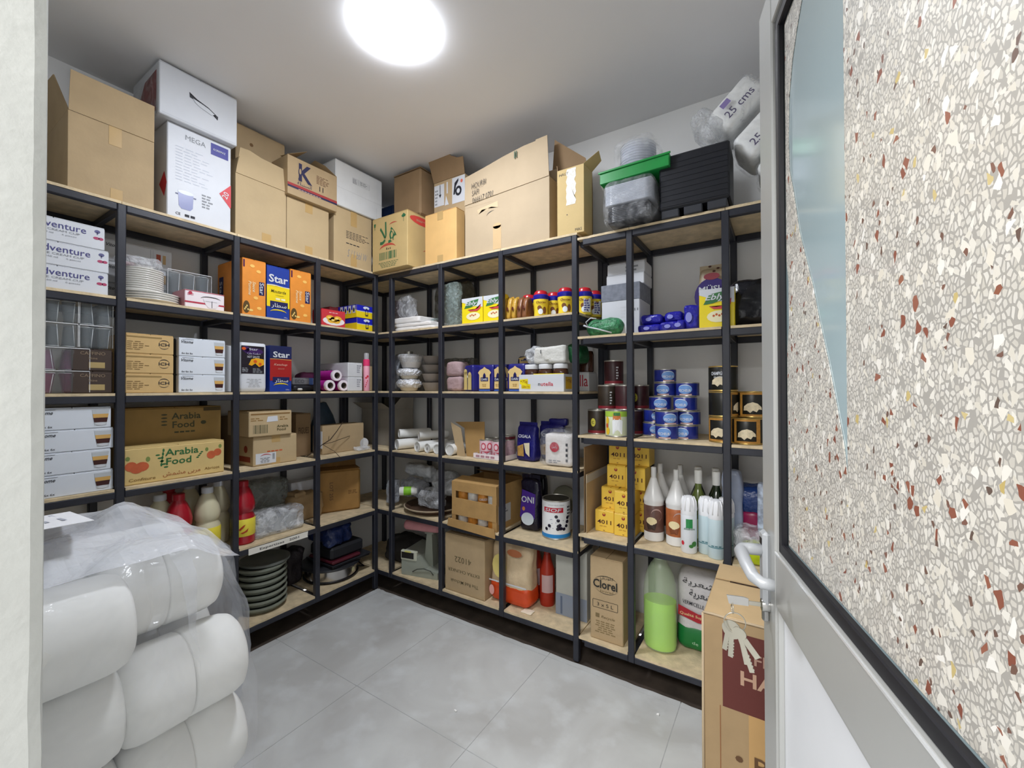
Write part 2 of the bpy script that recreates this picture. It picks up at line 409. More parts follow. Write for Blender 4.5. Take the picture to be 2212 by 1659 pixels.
# ------------------------------------------------------------------ shelving racks
TB = .03
def rack(name, label, r, posts, us, ue, levels, feet, depth=.40, rear=True, loc=(0, 0, 0), nofront=()):
    t = thing(name, label, 'shelving', loc, RZ[r])
    top = levels[0]-.012
    for p in posts:
        z0 = 0 if p in feet else levels[-1]-.012-TB
        if p not in nofront: mesh('upright', G().box(p-TB/2, p+TB/2, 0, TB, z0, top, .003), STEEL, t)
        if rear: mesh('upright', G().box(p-TB/2, p+TB/2, depth-TB, depth, 0 if p in feet else z0, top, .003), STEEL, t)
    for z in levels:
        zz = z-.012
        for i in range(len(posts)-1):
            a, b = posts[i]+TB/2, posts[i+1]-TB/2
            mesh('front_rail', G().box(a, b, .001, TB, zz-TB, zz, .003), STEEL, t)
            mesh('rear_rail', G().box(a, b, depth-TB, depth-.001, zz-TB, zz, .002), STEEL, t)
        for p in posts: mesh('cross_rail', G().box(p-.010, p+.010, TB, depth-TB, zz-TB, zz-.002, .002), STEEL, t)
        ends = [us]+posts[1:-1]+[ue]
        for i in range(len(ends)-1):
            a = ends[i]+(TB/2+.003 if i else 0); b = ends[i+1]-(TB/2+.003 if i < len(ends)-2 else 0)
            if z == levels[0]: a, b = ends[i]+.001, ends[i+1]-.001
            g = G(); n = 14; P = [(a+(b-a)*k/n, .001+abs(noise.noise(Vector((a*9+k*1.3, z*5, 0))))*.006) for k in range(n+1)]
            P += [(b, depth), (a, depth)]
            g.prism(P, .0115, lambda u, v, e: (u, v, z-.012+.0003+e))
            mesh('shelf_board', g, BOARD, t)
    return t
rack('shelving_rack', 'black steel shelving rack along the left wall, six chipboard shelves', 'L', [-1.845, -1.377, -.919, -.457, -.015], -1.86, -.0005, LV['L'], [-1.845, -.015])
rack('shelving_rack', 'black steel shelving rack on the back wall, from the corner to the tall middle leg', 'B', [-.385, .122, .577, 1.040, 1.500], -.40, 1.515, LV['B'], [1.500, -.385])
rack('shelving_rack', 'black steel shelving rack on the back wall at right, five uneven lower shelves', 'B', [1.531, 1.785, 2.199, 2.66], 1.517, 2.68, LV['C'], [2.199, 2.66], nofront=[1.531])

ORD = ('lowest', 'second', 'third', 'fourth', 'fifth', 'sixth', 'seventh', 'eighth', 'ninth', 'tenth', 'eleventh')
# ------------------------------------------------------------------ builders for goods
class K: pass
def carton(name, label, cat, r, w, pl, pr, z, zt, D, m=None, group=None, tape=True, front=True, u=None, W=None, H=None, closed=True, yaw=0, tapeh=.06, py=838, bev=.0035, tm=None):
    m = m or KR
    if u is None:
        a, b = U(r, pl, w), U(r, pr, w); u = (a+b)/2; W = b-a
    H = H if H is not None else zt-z
    k = K(); k.W, k.D, k.H = W, D, H; k.u, k.w, k.r, k.z = u, w, r, z
    k.t = t = rt(name, label, cat, r, u, w, z+.0006, group, yaw); k.m = m
    h = W/2
    if closed:
        mesh('body', G().box(-h, h, 0, D, 0, H-.004, bev), m, t)
        mesh('flap', G().box(-h+.001, -.0012, .002, D-.002, H-.0038, H, .0012), m, t)
        mesh('flap', G().box(.0012, h-.001, .002, D-.002, H-.0038, H, .0012), m, t)
        if tape:
            tm = tm or TAPE; q = min(.024, W*.12)
            mesh('tape', G().box(-q, q, .0006, D*.98, H-.0002, H+.0004), tm, t); mesh('tape', G().box(-q, q, -.0007, .0006, H-tapeh, H+.0004), tm, t); mesh('tape', G().box(-q, q, -.0007, .0006, 0, tapeh*.9), tm, t)
    else:
        th = .004
        for nm, b in ([('front_wall', (-h, h, 0, th, 0, H))] if front else [])+[ ('side_panel', (-h, h, D-th, D, 0, H)), ('side_panel', (-h, -h+th, th, D-th, 0, H)), ('side_panel', (h-th, h, th, D-th, 0, H)), ('base_panel', (-h+th, h-th, th, D-th, 0, th))]:
            mesh(nm, G().box(*b, .001), m, t)
    k.F = FF(-h, 0, 0); k.R = FR(h, 0, 0); k.L = FL(-h, D, 0)
    k.cF = FF(0, 0, 0)
    return k
def flap(k, side, ln, ang, cut=None, m=None, notch=0):
    # flap hinged on a top edge; ang 0 = straight up, positive leans outwards
    a = math.radians(ang); h = k.W/2; s, c = math.sin(a), math.cos(a); th = .0035
    if side == 'front': base = lambda u, v, e: (-h+u, -v*s-e*c, k.H+v*c-e*s*0); W = k.W
    elif side == 'back': base = lambda u, v, e: (-h+u, k.D+v*s-e*c, k.H+v*c); W = k.W
    elif side == 'left': base = lambda u, v, e: (-h-v*s+e*c, u, k.H+v*c); W = k.D
    else: base = lambda u, v, e: (h+v*s-e*c, u, k.H+v*c); W = k.D
    P = cut or [(0.001, 0), (W-.001, 0), (W-.004, ln), (.004, ln)]
    mesh('flap', G().prism(P, th, base), m or k.m, k.t); return base
def can(name, label, cat, r, pc, w, R, H, z, m, group=None, body=None, u=None, rim=None, yaw=0, lab=(.02, .02), n=32, ridges=0):
    u = U(r, pc, w) if u is None else u
    t = rt(name, label, cat, r, u, w, z+.0006, group, yaw)
    prof = [(0, .002), (R*.93, .002), (R*.94, 0), (R, .001), (R, .004), (R*.985, .006)]
    if ridges:
        for i in range(ridges): zz = .01+(H-.02)*i/ridges; prof += [(R*.985, zz), (R*.965, zz+(H-.02)/ridges/2)]
    prof += [(R*.985, H-.006), (R, H-.004), (R, H-.001), (R*.94, H), (R*.93, H-.003), (0, H-.003)]
    mesh('can_body', G().lathe(prof, n), body or TIN, t)
    if m: mesh('label_wrap', G().lathe([(R*.988, H*lab[0]+.004), (R*.993, H*lab[0]+.0045), (R*.993, H*(1-lab[1])-.0045), (R*.988, H*(1-lab[1])-.004)], n), m, t)
    k = K(); k.t = t; k.R = R; k.H = H; k.u = u; k.w = w; k.r = r; k.z = z
    # angle of the camera seen from the can, in the can's own axes
    p = place(r, u, w, z); dx, dy = CX-p[0], CY-p[1]
    k.a = math.atan2(dx, -dy) if r == 'B' else math.atan2(dy, dx)
    k.F = lambda a0=0: FC(R*.994, 0, 0, 0, a0)
    return k
def bottle(name, label, cat, r, pc, w, z, prof, m, cap=None, capm=None, group=None, u=None, n=28, sx=1, sy=1, lab=None, labm=None, yaw=0):
    u = U(r, pc, w) if u is None else u
    t = rt(name, label, cat, r, u, w, z+.0006, group, yaw)
    mesh('bottle_body', G().lathe(prof, n, sx=sx, sy=sy), m, t)
    if cap: mesh('cap', G().lathe(cap, 20), capm, t)
    if lab: mesh('label_wrap', G().lathe(lab, n, sx=sx, sy=sy), labm, t)
    k = K(); k.t = t; k.u = u; k.w = w
    p = place(r, u, w, z); dx, dy = CX-p[0], CY-p[1]
    k.a = math.atan2(dx, -dy) if r == 'B' else math.atan2(dy, dx)
    return k
def sack(name, label, cat, r, pl, pr, w, D, z, H, m, group=None, amp=.006, freq=9, seed=1, rr=.03, pinch=.6, crimp=True, n=12, u=None, W=None, yaw=0, part='pouch'):
    if u is None: a, b = U(r, pl, w), U(r, pr, w); u = (a+b)/2; W = b-a
    t = rt(name, label, cat, r, u, w, z+.0006, group, yaw)
    mesh(part, G().soft(-W/2, W/2, 0, D, 0, H*(.93 if crimp else 1), rr, n, amp, freq, seed, pinch), m, t)
    if crimp: mesh('sealed_edge', G().box(-W/2+.004, W/2-.004, D*.5-.0015, D*.5+.0015, H*.88, H), m, t)
    k = K(); k.t = t; k.W = W; k.D = D; k.H = H
    return k
def filmwrap(parent, x0, x1, y0, y1, z0, z1, m=None, amp=.006, freq=14, seed=2, r=.02, n=14, name='plastic_film'):
    return mesh(name, G().soft(x0, x1, y0, y1, z0, z1, r, n, amp, freq, seed), m or FILM, parent)

# ================================================================== TOP OF THE LEFT RACK
Z0 = LV['L'][0]; ZB0 = LV['B'][0]; ZC0 = LV['C'][0]
k = carton('cardboard_box', 'large open cardboard box with raised flaps, nearest the doorway on top of the left rack', 'box', 'L', .02, 142, 330, Z0, 2.528, .36, closed=False)
flap(k, 'front', .16, 4); flap(k, 'back', .15, 12); flap(k, 'left', .17, 12, cut=[(.0, 0), (.36, 0), (.34, .17), (.06, .15)]); flap(k, 'right', .15, -30)
mesh('tape', G().box(-.016, .026, -.0012, 0, .235, .318), TAPE, k.t); mesh('tape', G().box(-.01, .03, -.0012, 0, 0, .05), TAPE, k.t)
k2 = carton('pot_box', 'white printed box with a picture of a steel cooking pot, on the left rack top', 'box', 'L', .03, 358, 497, Z0, 2.664, .33, WB, tape=False)
W, H = k2.W, k2.H
text(k2.t, 'MEGA', k2.F, W*.42, H*.90, GREY, w=.085, h=.024, bold=0)
polys(k2.t, [rct(W*.66, H*.83, W*.95, H*.96)], k2.F, pm('#2b2a8c')); text(k2.t, 'KORKMAZ', k2.F, W*.80, H*.895, WB, w=.055, h=.010, e=.002)
lines(k2.t, k2.F, W*.12, H*.42, W*.75, H*.80, 12, pm('#c3cad4', .5), fill=.25); lines(k2.t, k2.F, W*.52, H*.20, W*.76, H*.36, 5, GREY)
polys(k2.t, [[(W*.16, H*.29), (W*.17, H*.15), (W*.21, H*.12), (W*.34, H*.12), (W*.38, H*.15), (W*.39, H*.29)]], k2.F, pm('#7d83b0', .3))
polys(k2.t, [ell(W*.275, H*.30, W*.12, H*.022)], k2.F, pm('#c6cbe0', .3), e=.0014); polys(k2.t, [rct(W*.12, H*.26, W*.16, H*.275), rct(W*.39, H*.26, W*.43, H*.275)], k2.F, pm('#5b5f80'))
polys(k2.t, [[(W*.80, H*.42), (W, H*.56), (W, H*.30), (W*.99, H*.285)]], k2.F, pm('#d0313a')); text(k2.t, '20', k2.F, W*.905, H*.42, WB, h=.026, e=.002, rot=70)
text(k2.t, 'CE', k2.F, W*.16, H*.06, INK, h=.012); lines(k2.t, k2.F, W*.26, H*.045, W*.55, H*.075, 1, INK, fill=.9); polys(k2.t, [[(.30, .22), (.24, .17), (.30, .10), (.33, .16)]], k2.L, pm('#c5303a'), 'printed_mark')
k = carton('white_box', 'plain white box with a torn carrying handle, topmost on the left rack against the ceiling', 'box', 'L', -.004, 340, 510, 2.6665, 2.912, .33, WB, tape=False)
W, H = k.W, k.H
polys(k.t, [[(W*.36, H*.56), (W*.355, H*.66), (W*.375, H*.61), (W*.5, H*.57), (W*.60, H*.53), (W*.73, H*.43), (W*.725, H*.36), (W*.68, H*.45), (W*.6, H*.49), (W*.5, H*.53)]], k.F, pm('#33353c'), 'handle_slot', e=.001)
mesh('handle_tab', G().prism([(W*.4, H*.56), (W*.5, H*.535), (W*.60, H*.5), (W*.68, H*.44), (W*.64, H*.40), (W*.5, H*.45), (W*.43, H*.5)], .003, lambda u, v, e: (-W/2+u, -.0035+e, v)), WB, k.t)
polys(k.t, [[(.06, .02), (.30, .02), (.30, .21), (.16, .2), (.06, .1)], ], k.L, pm('#8a4646', .5, var=.35, scale=20)); polys(k.t, [rct(W*.03, .008, W*.97, .012)], k.F, pm('#c9ccd3'))
filmwrap(k.t, -W/2-.008, -W/2+.02, .02, .32, .0, .20, FILM, .004)
k = carton('cardboard_box', 'open tan cardboard box with a leaning flap beside the pot box', 'box', 'L', .03, 507, 617, Z0, 2.545, .14, KR2, closed=False)
flap(k, 'front', .13, -8, cut=[(.0, 0), (k.W, 0), (k.W+.035, .135), (.14, .145), (.08, .16), (.03, .155)]); flap(k, 'left', .10, -12); flap(k, 'back', .12, -10)
mesh('tape', G().box(.0, .05, -.0012, 0, 0, .055), TAPE, k.t)
k = carton('cardboard_box', 'plain tan cardboard box at the back, carrying the box with the brown spot', 'box', 'L', .18, 507, 614, Z0, Z0+.469, .21, KRD, tape=False)
k = carton('cardboard_box', 'plain tan cardboard box with a brown spot, high against the ceiling behind the open box', 'box', 'L', .18, 507, 614, Z0+.470, Z0+.69, .22, KR, tape=False)
polys(k.t, [ell(k.W*.30, k.H*.58, .010, .010)], k.F, pm('#7b5a34'))
k = carton('cardboard_box', 'plain tan cardboard box under the box printed with a dark K', 'box', 'L', .03, 618.5, 710, Z0, 2.530, .145, KR2)
kk = carton('grain_box', 'cardboard box printed with a dark K and a red and blue band', 'box', 'L', .0, 620, 727, 2.5312, 2.758, .172, KR, tape=False, closed=False)
W, H = kk.W, kk.H; nv = pm('#2e2c4e', .6); rd = pm('#a33a3a', .6)
flap(kk, 'front', .10, -78, cut=[(.002, 0), (W-.002, 0), (W-.01, .10), (.01, .10)]); flap(kk, 'left', .14, -60); flap(kk, 'right', .12, -50, cut=[(0, 0), (.17, 0), (.16, .12), (.08, .13), (.03, .08)])
text(kk.t, 'K', kk.F, W*.34, H*.66, nv, w=.085, h=.105, bold=.05); polys(kk.t, [rct(W*.20, H*.44, W*.27, H*.50), ell(W*.235, H*.66, W*.035, H*.12)], kk.F, nv); polys(kk.t, [ell(W*.235, H*.68, W*.02, H*.075)], kk.F, KR, e=.0018)
text(kk.t, AR_SNB, kk.F, W*.32, H*.36, nv, w=.09, h=.026, bold=0); text(kk.t, '11', kk.F, W*.66, H*.44, INK, h=.030, bold=.02); lines(kk.t, kk.F, W*.56, H*.56, W*.84, H*.80, 6, pm('#7d5f48'))
strip(kk.t, 0, H*.185, W, H*.235, kk.F, nv); strip(kk.t, 0, H*.235, W, H*.30, kk.F, rd); lines(kk.t, kk.F, W*.2, H*.19, W*.72, H*.225, 1, pm('#c9a9a0'), e=.0018)
k = carton('cardboard_box', 'tan cardboard box with small black print and handwriting, under the white carton by the corner', 'box', 'L', .03, 721, 803, Z0, 2.590, .30, KR2, tapeh=.10)
lines(k.t, k.F, k.W*.30, k.H*.50, k.W*.95, k.H*.64, 5, INK, fill=.35); lines(k.t, k.F, k.W*.3, k.H*.40, k.W*.9, k.H*.43, 1, INK, fill=.5); text(k.t, 'S / 1 bbl W', k.F, k.W*.6, k.H*.24, GREY, w=.16, h=.05, bold=-.01, shear=.3)
k = carton('white_box', 'white cardboard carton with a printed table on its front, above the corner', 'box', 'L', .015, 724, 825, 2.5912, 2.885, .30, mat('#dfe1e2', .6, var=.06, scale=10, bump=.1), tape=False)
W, H = k.W, k.H
for i in range(5): polys(k.t, [rct(W*.34, H*(.63+.03*i), W*.70, H*(.633+.03*i))], k.F, GREY)
polys(k.t, [rct(W*x, H*.63, W*x+.0012, H*.753) for x in (.34, .46, .70)], k.F, GREY); lines(k.t, k.F, W*.35, H*.635, W*.45, H*.75, 4, GREY); lines(k.t, k.F, W*.50, H*.66, W*.68, H*.75, 3, GREY); polys(k.t, [rct(0, H*.40, W, H*.404), rct(W*.87, 0, W*.873, H*.3)], k.F, pm('#b9bbbc'))
kb = carton('blue_carton', 'dark blue printed carton squeezed into the corner on top of the racks', 'box', 'B', .31, 0, 0, ZB0, 0, .10, pm('#26406e', .5, var=.3, scale=14), u=-.27, W=.14, H=.66, tape=False)
polys(kb.t, [[(.02, .40), (.05, .44), (.09, .43), (.10, .40), (.07, .385), (.04, .40)]], kb.F, pm('#c9cfd8'))

# ================================================================== TOP OF THE BACK RACK
k = carton('tissue_carton', 'tan carton with green Arabic lettering and a barcode on the corner of the racks', 'box', 'B', -.055, 804, 880, ZB0+.002, 2.572, .36, KRY, tape=False)
W, H = k.W, k.H; gn = pm('#2f6b45', .6); rd = pm('#c05040', .6)
text(k.t, AR_HALA, k.F, W*.47, H*.68, gn, w=.165, h=.15, bold=.01); polys(k.t, arc(W*.45, H*.36, W*.24, H*.125, .25, PI-.2, .016), k.F, rd); polys(k.t, arc(W*.62, H*.80, W*.12, H*.05, .6, PI-.2, .007), k.F, rd)
text(k.t, '8 x 6', k.F, W*.48, H*.385, INK, h=.016); barcode(k.t, k.F, W*.22, H*.19, W*.72, H*.33, gn); lines(k.t, k.F, W*.16, H*.05, W*.8, H*.16, 4, gn, cen=True, fill=.3)
polys(k.t, [[(W*.86, H*.88), (W*.84, H*.91), (W*.90, H*.95), (W*.96, H*.91), (W*.94, H*.88)], rct(W*.895, H*.80, W*.905, H*.9)], k.F, gn); polys(k.t, [[(W*.05, H*.9), (W*.11, H*.9), (W*.10, H*.84), (W*.085, H*.83), (W*.085, H*.78), (W*.075, H*.78), (W*.075, H*.83), (W*.06, H*.84)]], k.F, gn)
polys(k.t, [ell(.13, H*.88, .11, .028)], k.R, pm('#d2473f')); lines(k.t, k.R, .08, H*.86, .18, H*.90, 2, KRP, e=.002)
polys(k.t, [[(.19, H*.50), (.21, H*.66), (.25, H*.66), (.25, H*.3), (.235, H*.05), (.22, H*.3)]], k.R, gn); polys(k.t, [[(.14, H*.34), (.24, H*.5), (.24, H*.42)]], k.R, rd)
polys(k.t, [ell(.215, H*.2, .045, H*.2)], k.R, KR, e=.0007)
k = carton('cardboard_box', 'dark tan cardboard box standing on the carton with green lettering', 'box', 'B', .05, 849, 908, 2.5735, 2.895, .26, KRD, tape=False, bev=.012)
k = carton('cardboard_box', 'cardboard box with white stickers and red handling symbols, torn flap raised', 'box', 'B', .125, 938, 1005, ZB0, 2.79, .24, KR, tape=False, closed=False)
W, H = k.W, k.H
flap(k, 'front', .13, 14, cut=[(0, 0), (W, 0), (W*1.02, .10), (W*.85, .105), (W*.66, .13), (W*.55, .20), (-.02, .175)], m=KRD); flap(k, 'back', .08, 4)
polys(k.t, [rct(W*.01, H*.72, W*.34, H*.965)], k.F, WB, 'sticker', e=.0012); lines(k.t, k.F, W*.04, H*.74, W*.18, H*.93, 5, GREY, e=.002); polys(k.t, [rct(W*.20, H*.84, W*.22, H*.96), [(W*.17, H*.85), (W*.25, H*.85), (W*.21, H*.81)]], k.F, INK, e=.002)
polys(k.t, [[(W*.36, H*.71), (W*.40, H*.82), (W*.49, H*.71)], rct(W*.42, H*.84, W*.46, H*.97)], k.F, WB, 'sticker', e=.0012)
polys(k.t, [rct(W*.60, H*.70, W, H*.99)], k.F, WB, 'sticker', e=.0012); polys(k.t, arc(W*.86, H*.82, W*.18, H*.13, PI*.5, PI*1.15, .0), k.F, INK, e=.002)
polys(k.t, [[(W*.64, H*.80), (W*.68, H*.93), (W*.80, H*.97), (W*.80, H*.94), (W*.72, H*.90), (W*.69, H*.80)]]+[[(W*.8+W*.10*math.cos(a)*q, H*.83+H*.055*math.sin(a)*q) for a in [2*PI*i/16 for i in range(16)]] for q in (1,)], k.F, INK, e=.002)
polys(k.t, [ell(W*.8, H*.83, W*.05, H*.027)], k.F, WB, e=.0026); polys(k.t, [ell(W*.90, H*.93, W*.035, H*.02)], k.F, pm('#e0705a'), e=.002)
for i, uu in enumerate((.22, .44, .68)):
    polys(k.t, [rct(W*uu, H*.57, W*uu+.004, H*.65), rct(W*uu+.018, H*.57, W*uu+.022, H*.65), rct(W*uu, H*.57, W*uu+.022, H*.585)] if i != 1 else [[(W*uu, H*.66), (W*uu+.03, H*.66), (W*uu+.02, H*.61), (W*uu+.02, H*.575), (W*uu+.01, H*.575), (W*uu+.01, H*.61)]], k.F, pm('#b9402f'))
mesh('tape', G().box(-.03, .03, -.0012, 0, H*.40, H*.56), TAPE, k.t)
k = carton('cardboard_box', 'small honey coloured cardboard box taped shut, beside the big pale carton', 'box', 'B', .02, 918, 986, ZB0, 2.532, .085, mat('#dcb273', .7, var=.06, bump=.05, kind='cardboard'), tapeh=.055)
k = carton('cardboard_box', 'very large pale flat carton with handwriting, centre of the back rack top', 'box', 'B', .02, 1005, 1188, ZB0, 2.548, .10, KRP, tape=False, closed=False)
W, H = k.W, k.H
flap(k, 'front', .2, -2, cut=[(0, -.03), (0, .145), (W*.24, .168), (W*.48, .195), (W*.72, .215), (W*.85, .218), (W*.85, .225), (W*.975, .228), (W, .0)]); flap(k, 'back', .08, 0)
lines(k.t, lambda u, v, e=0: (-W/2+u, -.0045-e, v), .07, H+.055, .17, H+.09, 1, INK, fill=.02)
text(k.t, 'HOURBI\nSAFI\n066617 0701', lambda u, v, e=0: (-W/2+u, -.0055-e, v), .135, H+.035, mat('#55504a', .7, var=0), w=.155, h=.12, bold=-.012, shear=.15, rot=4)
polys(k.t, [rct(W*.36, .01, W*.46, H*.42)+[], ell(W*.41, H*.42, W*.05, H*.05)], k.F, pm('#c9ab80', .8), 'tape_residue'); polys(k.t, [[(W*.16, H*.78), (W*.42, H*.84), (W*.42, H*.73), (W*.34, H*.77), (W*.28, H*.72), (W*.22, H*.76), (W*.18, H*.7)]], k.F, pm('#cfb591', .8), 'tape_residue')
polys(k.t, arc(W*.36, H*.62, W*.08, H*.08, PI*.45, PI*.98, .004), k.F, INK, 'pen_mark'); polys(k.t, [rct(W*.62, H+.155, W*.632, H+.195), rct(W*.64, H+.158, W*.65, H+.197)], lambda u, v, e=0: (-W/2+u, -.0045-e, v), pm('#3c5a44'), 'pen_mark')
polys(k.t, [rct(0, H*.86, W*.36, H*.862), rct(W*.47, H-.002, W, H)], k.F, pm('#a58d6c'), 'crease')
k = carton('cardboard_box', 'dark cardboard box behind the big pale carton, flap raised in a point', 'box', 'B', .13, 1187, 1250, ZB0, 2.56, .22, KRD, tape=False, closed=False)
flap(k, 'front', .2, 5, cut=[(.02, 0), (k.W+.06, 0), (k.W+.05, .08), (.06, .22), (.05, .23)], m=KRD); flap(k, 'back', .12, 0)
k = carton('cardboard_box', 'narrow pale cardboard box with a torn white tape strip, beside the plastic trays', 'box', 'B', .012, 1205, 1263, ZB0, 2.553, .112, KRY, tape=False, closed=False)
W, H = k.W, k.H
flap(k, 'right', .10, 55, cut=[(0, 0), (.11, 0), (.10, .07), (.02, .09)]); flap(k, 'left', .03, 8, m=KRD)
P = [(W*.34+(.012 if i % 2 else 0)*random.uniform(.2, 1), H*(.44+.06*i)) for i in range(10)]; P2 = [(W*.72-(.012 if i % 2 else 0)*random.uniform(.2, 1), H*(.98-.06*i)) for i in range(10)]
polys(k.t, [P+P2], k.F, mat('#efe9dc', .8, var=.25, scale=90), 'torn_tape'); text(k.t, 'HAUT', k.F, W*.26, H*.92, INK, h=.014, bold=-.01); text(k.t, 'MAS', k.F, W*.80, .018, INK, h=.014, bold=-.01)
polys(k.t, [ell(W*.38, H*.3, .003, .003)], k.F, INK)

# trays in film, green crate edge, cups in film
u0 = (U('B', 1306, -.03)+U('B', 1418, -.03))/2
t = rt('tray_stack', 'stack of black food trays with clear lids wrapped in shiny film, above the right rack', 'tray', 'B', u0, -.045, ZC0+.002, None)
for i in range(9): mesh('black_tray', G().soft(-.10+.0, .10, .0, .30, .010+i*.008, .034+i*.008, .012, 6), mat('#26272b', .3), t)
for i in range(12): mesh('clear_lid', G().soft(-.112, .112, .0, .31, .10+i*.0075, .118+i*.0075, .008, 6), mat('#b9bec8', .25, alpha=.8), t)
filmwrap(t, -.126, .126, -.02, .33, -.0, .222, FILM, .007, 12, 5, .045, 18)
zt = ZC0+.225
t = rt('green_crate', 'shallow green plastic crate resting on the wrapped trays', 'crate', 'B', u0+.02, -.03, zt+.004, None, yaw=-2)
GP = mat('#168a3c', .35, var=.12, scale=12)
for b in ((-.165, .165, 0, .008, 0, .058), (-.165, .165, .30, .308, 0, .058), (-.165, -.157, .008, .30, 0, .058), (.157, .165, .008, .30, 0, .058)): mesh('crate_side', G().box(*b, .002), GP, t)
mesh('crate_base', G().box(-.157, .157, .008, .30, 0, .005, .001), GP, t); mesh('crate_lip', G().box(-.172, .172, -.006, 0, .050, .060, .002), GP, t)
mesh('paper_liner', G().prism([(0, 0), (.05, .0), (.0, .06)], .002, lambda u, v, e: (-.166-u*.2, .02+u, v+e)), pm('#dfe2d2', .8), t)
t = rt('cup_stack', 'tall stack of clear plastic cups in glossy film standing in the green crate', 'cups', 'B', u0+.0, .04, zt+.012, None)
CP = mat('#dfe4f0', .2, alpha=.5)
for i in range(13): mesh('clear_cup', G().lathe([(.062, .0+i*.013), (.085, .045+i*.013), (.088, .046+i*.013), (.086, .050+i*.013)], 24, (0, .09, 0)), CP, t)
filmwrap(t, -.105, .105, -.01, .20, .004, .235, FILM, .008, 13, 9, .06, 18)
t = rt('cup_stack', 'lower clump of clear cups in film behind the black crate', 'cups', 'B', 2.06, .20, ZC0+.0, None)
for i in range(20): mesh('clear_cup', G().lathe([(.05, .0+i*.016), (.066, .04+i*.016), (.069, .042+i*.016)], 20, (0, .09, 0)), CP, t)
filmwrap(t, -.1, .1, .0, .19, .0, .37, FILM, .008, 13, 3, .05, 16)
# black crate
a, b = U('B', 1426.5, -.01), U('B', 1580, -.01); W = b-a; H = .282
t = rt('black_crate', 'large upturned black plastic crate with three notched feet, above the right rack', 'crate', 'B', (a+b)/2, -.012, ZC0+.001)
BC = mat('#15171f', .45, var=.1); BC2 = mat('#34363c', .45)
mesh('crate_shell', G().box(-W/2, W/2, 0, .18, .036, H, .008), BC, t)
for i in range(9): mesh('ridge', G().box(-W/2+.006, W/2-.006, -.0015, .001, .05+i*.024, .053+i*.024), BC, t)
for i in range(3): mesh('foot', G().box(-W/2+.008+i*W/3, -W/2-.012+(i+1)*W/3, .004, .17, 0, .038, .004), BC2, t)
# packs of tissue in white plastic at the right end
PK = mat('#f6f7f5', .35, var=.05, bump=.5, bscale=14)
gl = 'tissue packs leaning at the right end of the rack top'
mk = [('tissue_pack', lb_, U('B', px_, .03), max(lo_, ZZ('B', px_, py_, .03)-ZC0)) for lb_, px_, py_, lo_ in (
    ('uppermost tilted white tissue pack marked 25 cms, top right beside the door', 1594, 222, 0), ('second tilted white tissue pack marked 25 cms, below the uppermost one', 1649, 279, 0),
    ('third tilted white tissue pack, mostly behind the door frame', 1706, 334, 0), ('lowest tilted white tissue pack, resting on the rack behind the door frame', 1766, 392, .125))]
for i, (nm, lb, x, zz) in enumerate(mk):
    ang = 42
    t = thing(nm, lb, 'tissues', (x, .02, ZC0+zz), group=gl, rot=(0, math.radians(-ang), 0))
    s = .064
    mesh('paper_stack', G().soft(-.10, .11, 0, .22, -s, s, .028, 10, .004, 9, i), PK, t)
    filmwrap(t, -.112, .12, -.008, .23, -s-.003, s+.003, FILM, .004, 12, i, .035)
    if i < 2:
        text(t, '25 cms', lambda u, v, e=0: (u, -.014-e, v), .0, -.022, mat('#5c5670', .6, var=0), w=.13, h=.034, rot=0, e=.003)
        if i == 0: polys(t, [rct(-.05, .012, -.01, .036)], lambda u, v, e=0: (u, -.014-e, v), mat('#8d7fb5', .6), 'printed_mark', e=.003); mesh('bag_end', G().soft(-.16, -.06, .0, .2, -.03, .12, .03, 12, .008, 12, 3, flat=False), FILMW, t)

# ================================================================== LEFT RACK, SHELF 2 (z 1.797)
z = LV['L'][1]
BU = pm('#3f3d7e', .5)
g1 = 'stacked white ice cream cup boxes'
hs = [(0, 0, .094), (-.004, .0945, .094), (.02, .189, .094)]
for i, (lb, pr, zz) in enumerate((('lowest white ice cream cup box of three, left rack second shelf', 232, 0), ('middle white ice cream cup box of three, left rack second shelf', 233, .0945), ('topmost white ice cream cup box of three, left rack second shelf', 224, .189))):
    u1 = U('L', pr, .02); k = carton('cup_box', lb, 'box', 'L', .02, 0, 0, z+zz, 0, .14, WB, g1, u=u1-.15, W=.30, H=.0938, tape=False, bev=.002)
    text(k.t, 'adventure', k.F, .168, .066, BU, w=.15, h=.026, bold=0); text(k.t, 'ICE CREAM CUP', k.F, .165, .044, GREY, w=.12, h=.008, bold=0); text(k.t, '250 ml      6 pieces', k.F, .165, .030, GREY, w=.10, h=.008, bold=0)
    polys(k.t, [ell(.277, .073, .009, .007), rct(.275, .06, .279, .07)], k.F, pm('#5f5f8c')); polys(k.t, [ell(.274, .045, .010, .006), ell(.288, .045, .008, .006)], k.F, pm('#b04468'))
g1 = 'stacked glass boxes at the back of the left rack'
for i in range(3):
    k = carton('glass_box', ('lowest', 'middle', 'topmost')[i]+' grey white box of glasses behind the plate stack', 'box', 'L', .24, 222, 370, z+.101*i, 0, .12, WG, g1, H=.1, tape=False, bev=.002)
    W, H = k.W, k.H; text(k.t, 'Vitome', k.F, .035, .075, INK, w=.055, h=.016, shear=.3); polys(k.t, [rct(W*.75, .03, W*.82, .075)], k.F, pm('#a8503c')); polys(k.t, [rct(W*.85, .03, W*.90, .075)], k.F, pm('#c0a070'))
    polys(k.t, [rct(W*.66, .01, W*.665, .09), rct(W*.70, .01, W*.703, .09)], k.F, GREY)
PL = mat('#f1efea', .25, var=.02, kind='porcelain', coat=.4)
gp = 'white plates stacked on the left rack'
pu = U('L', 318, .14)
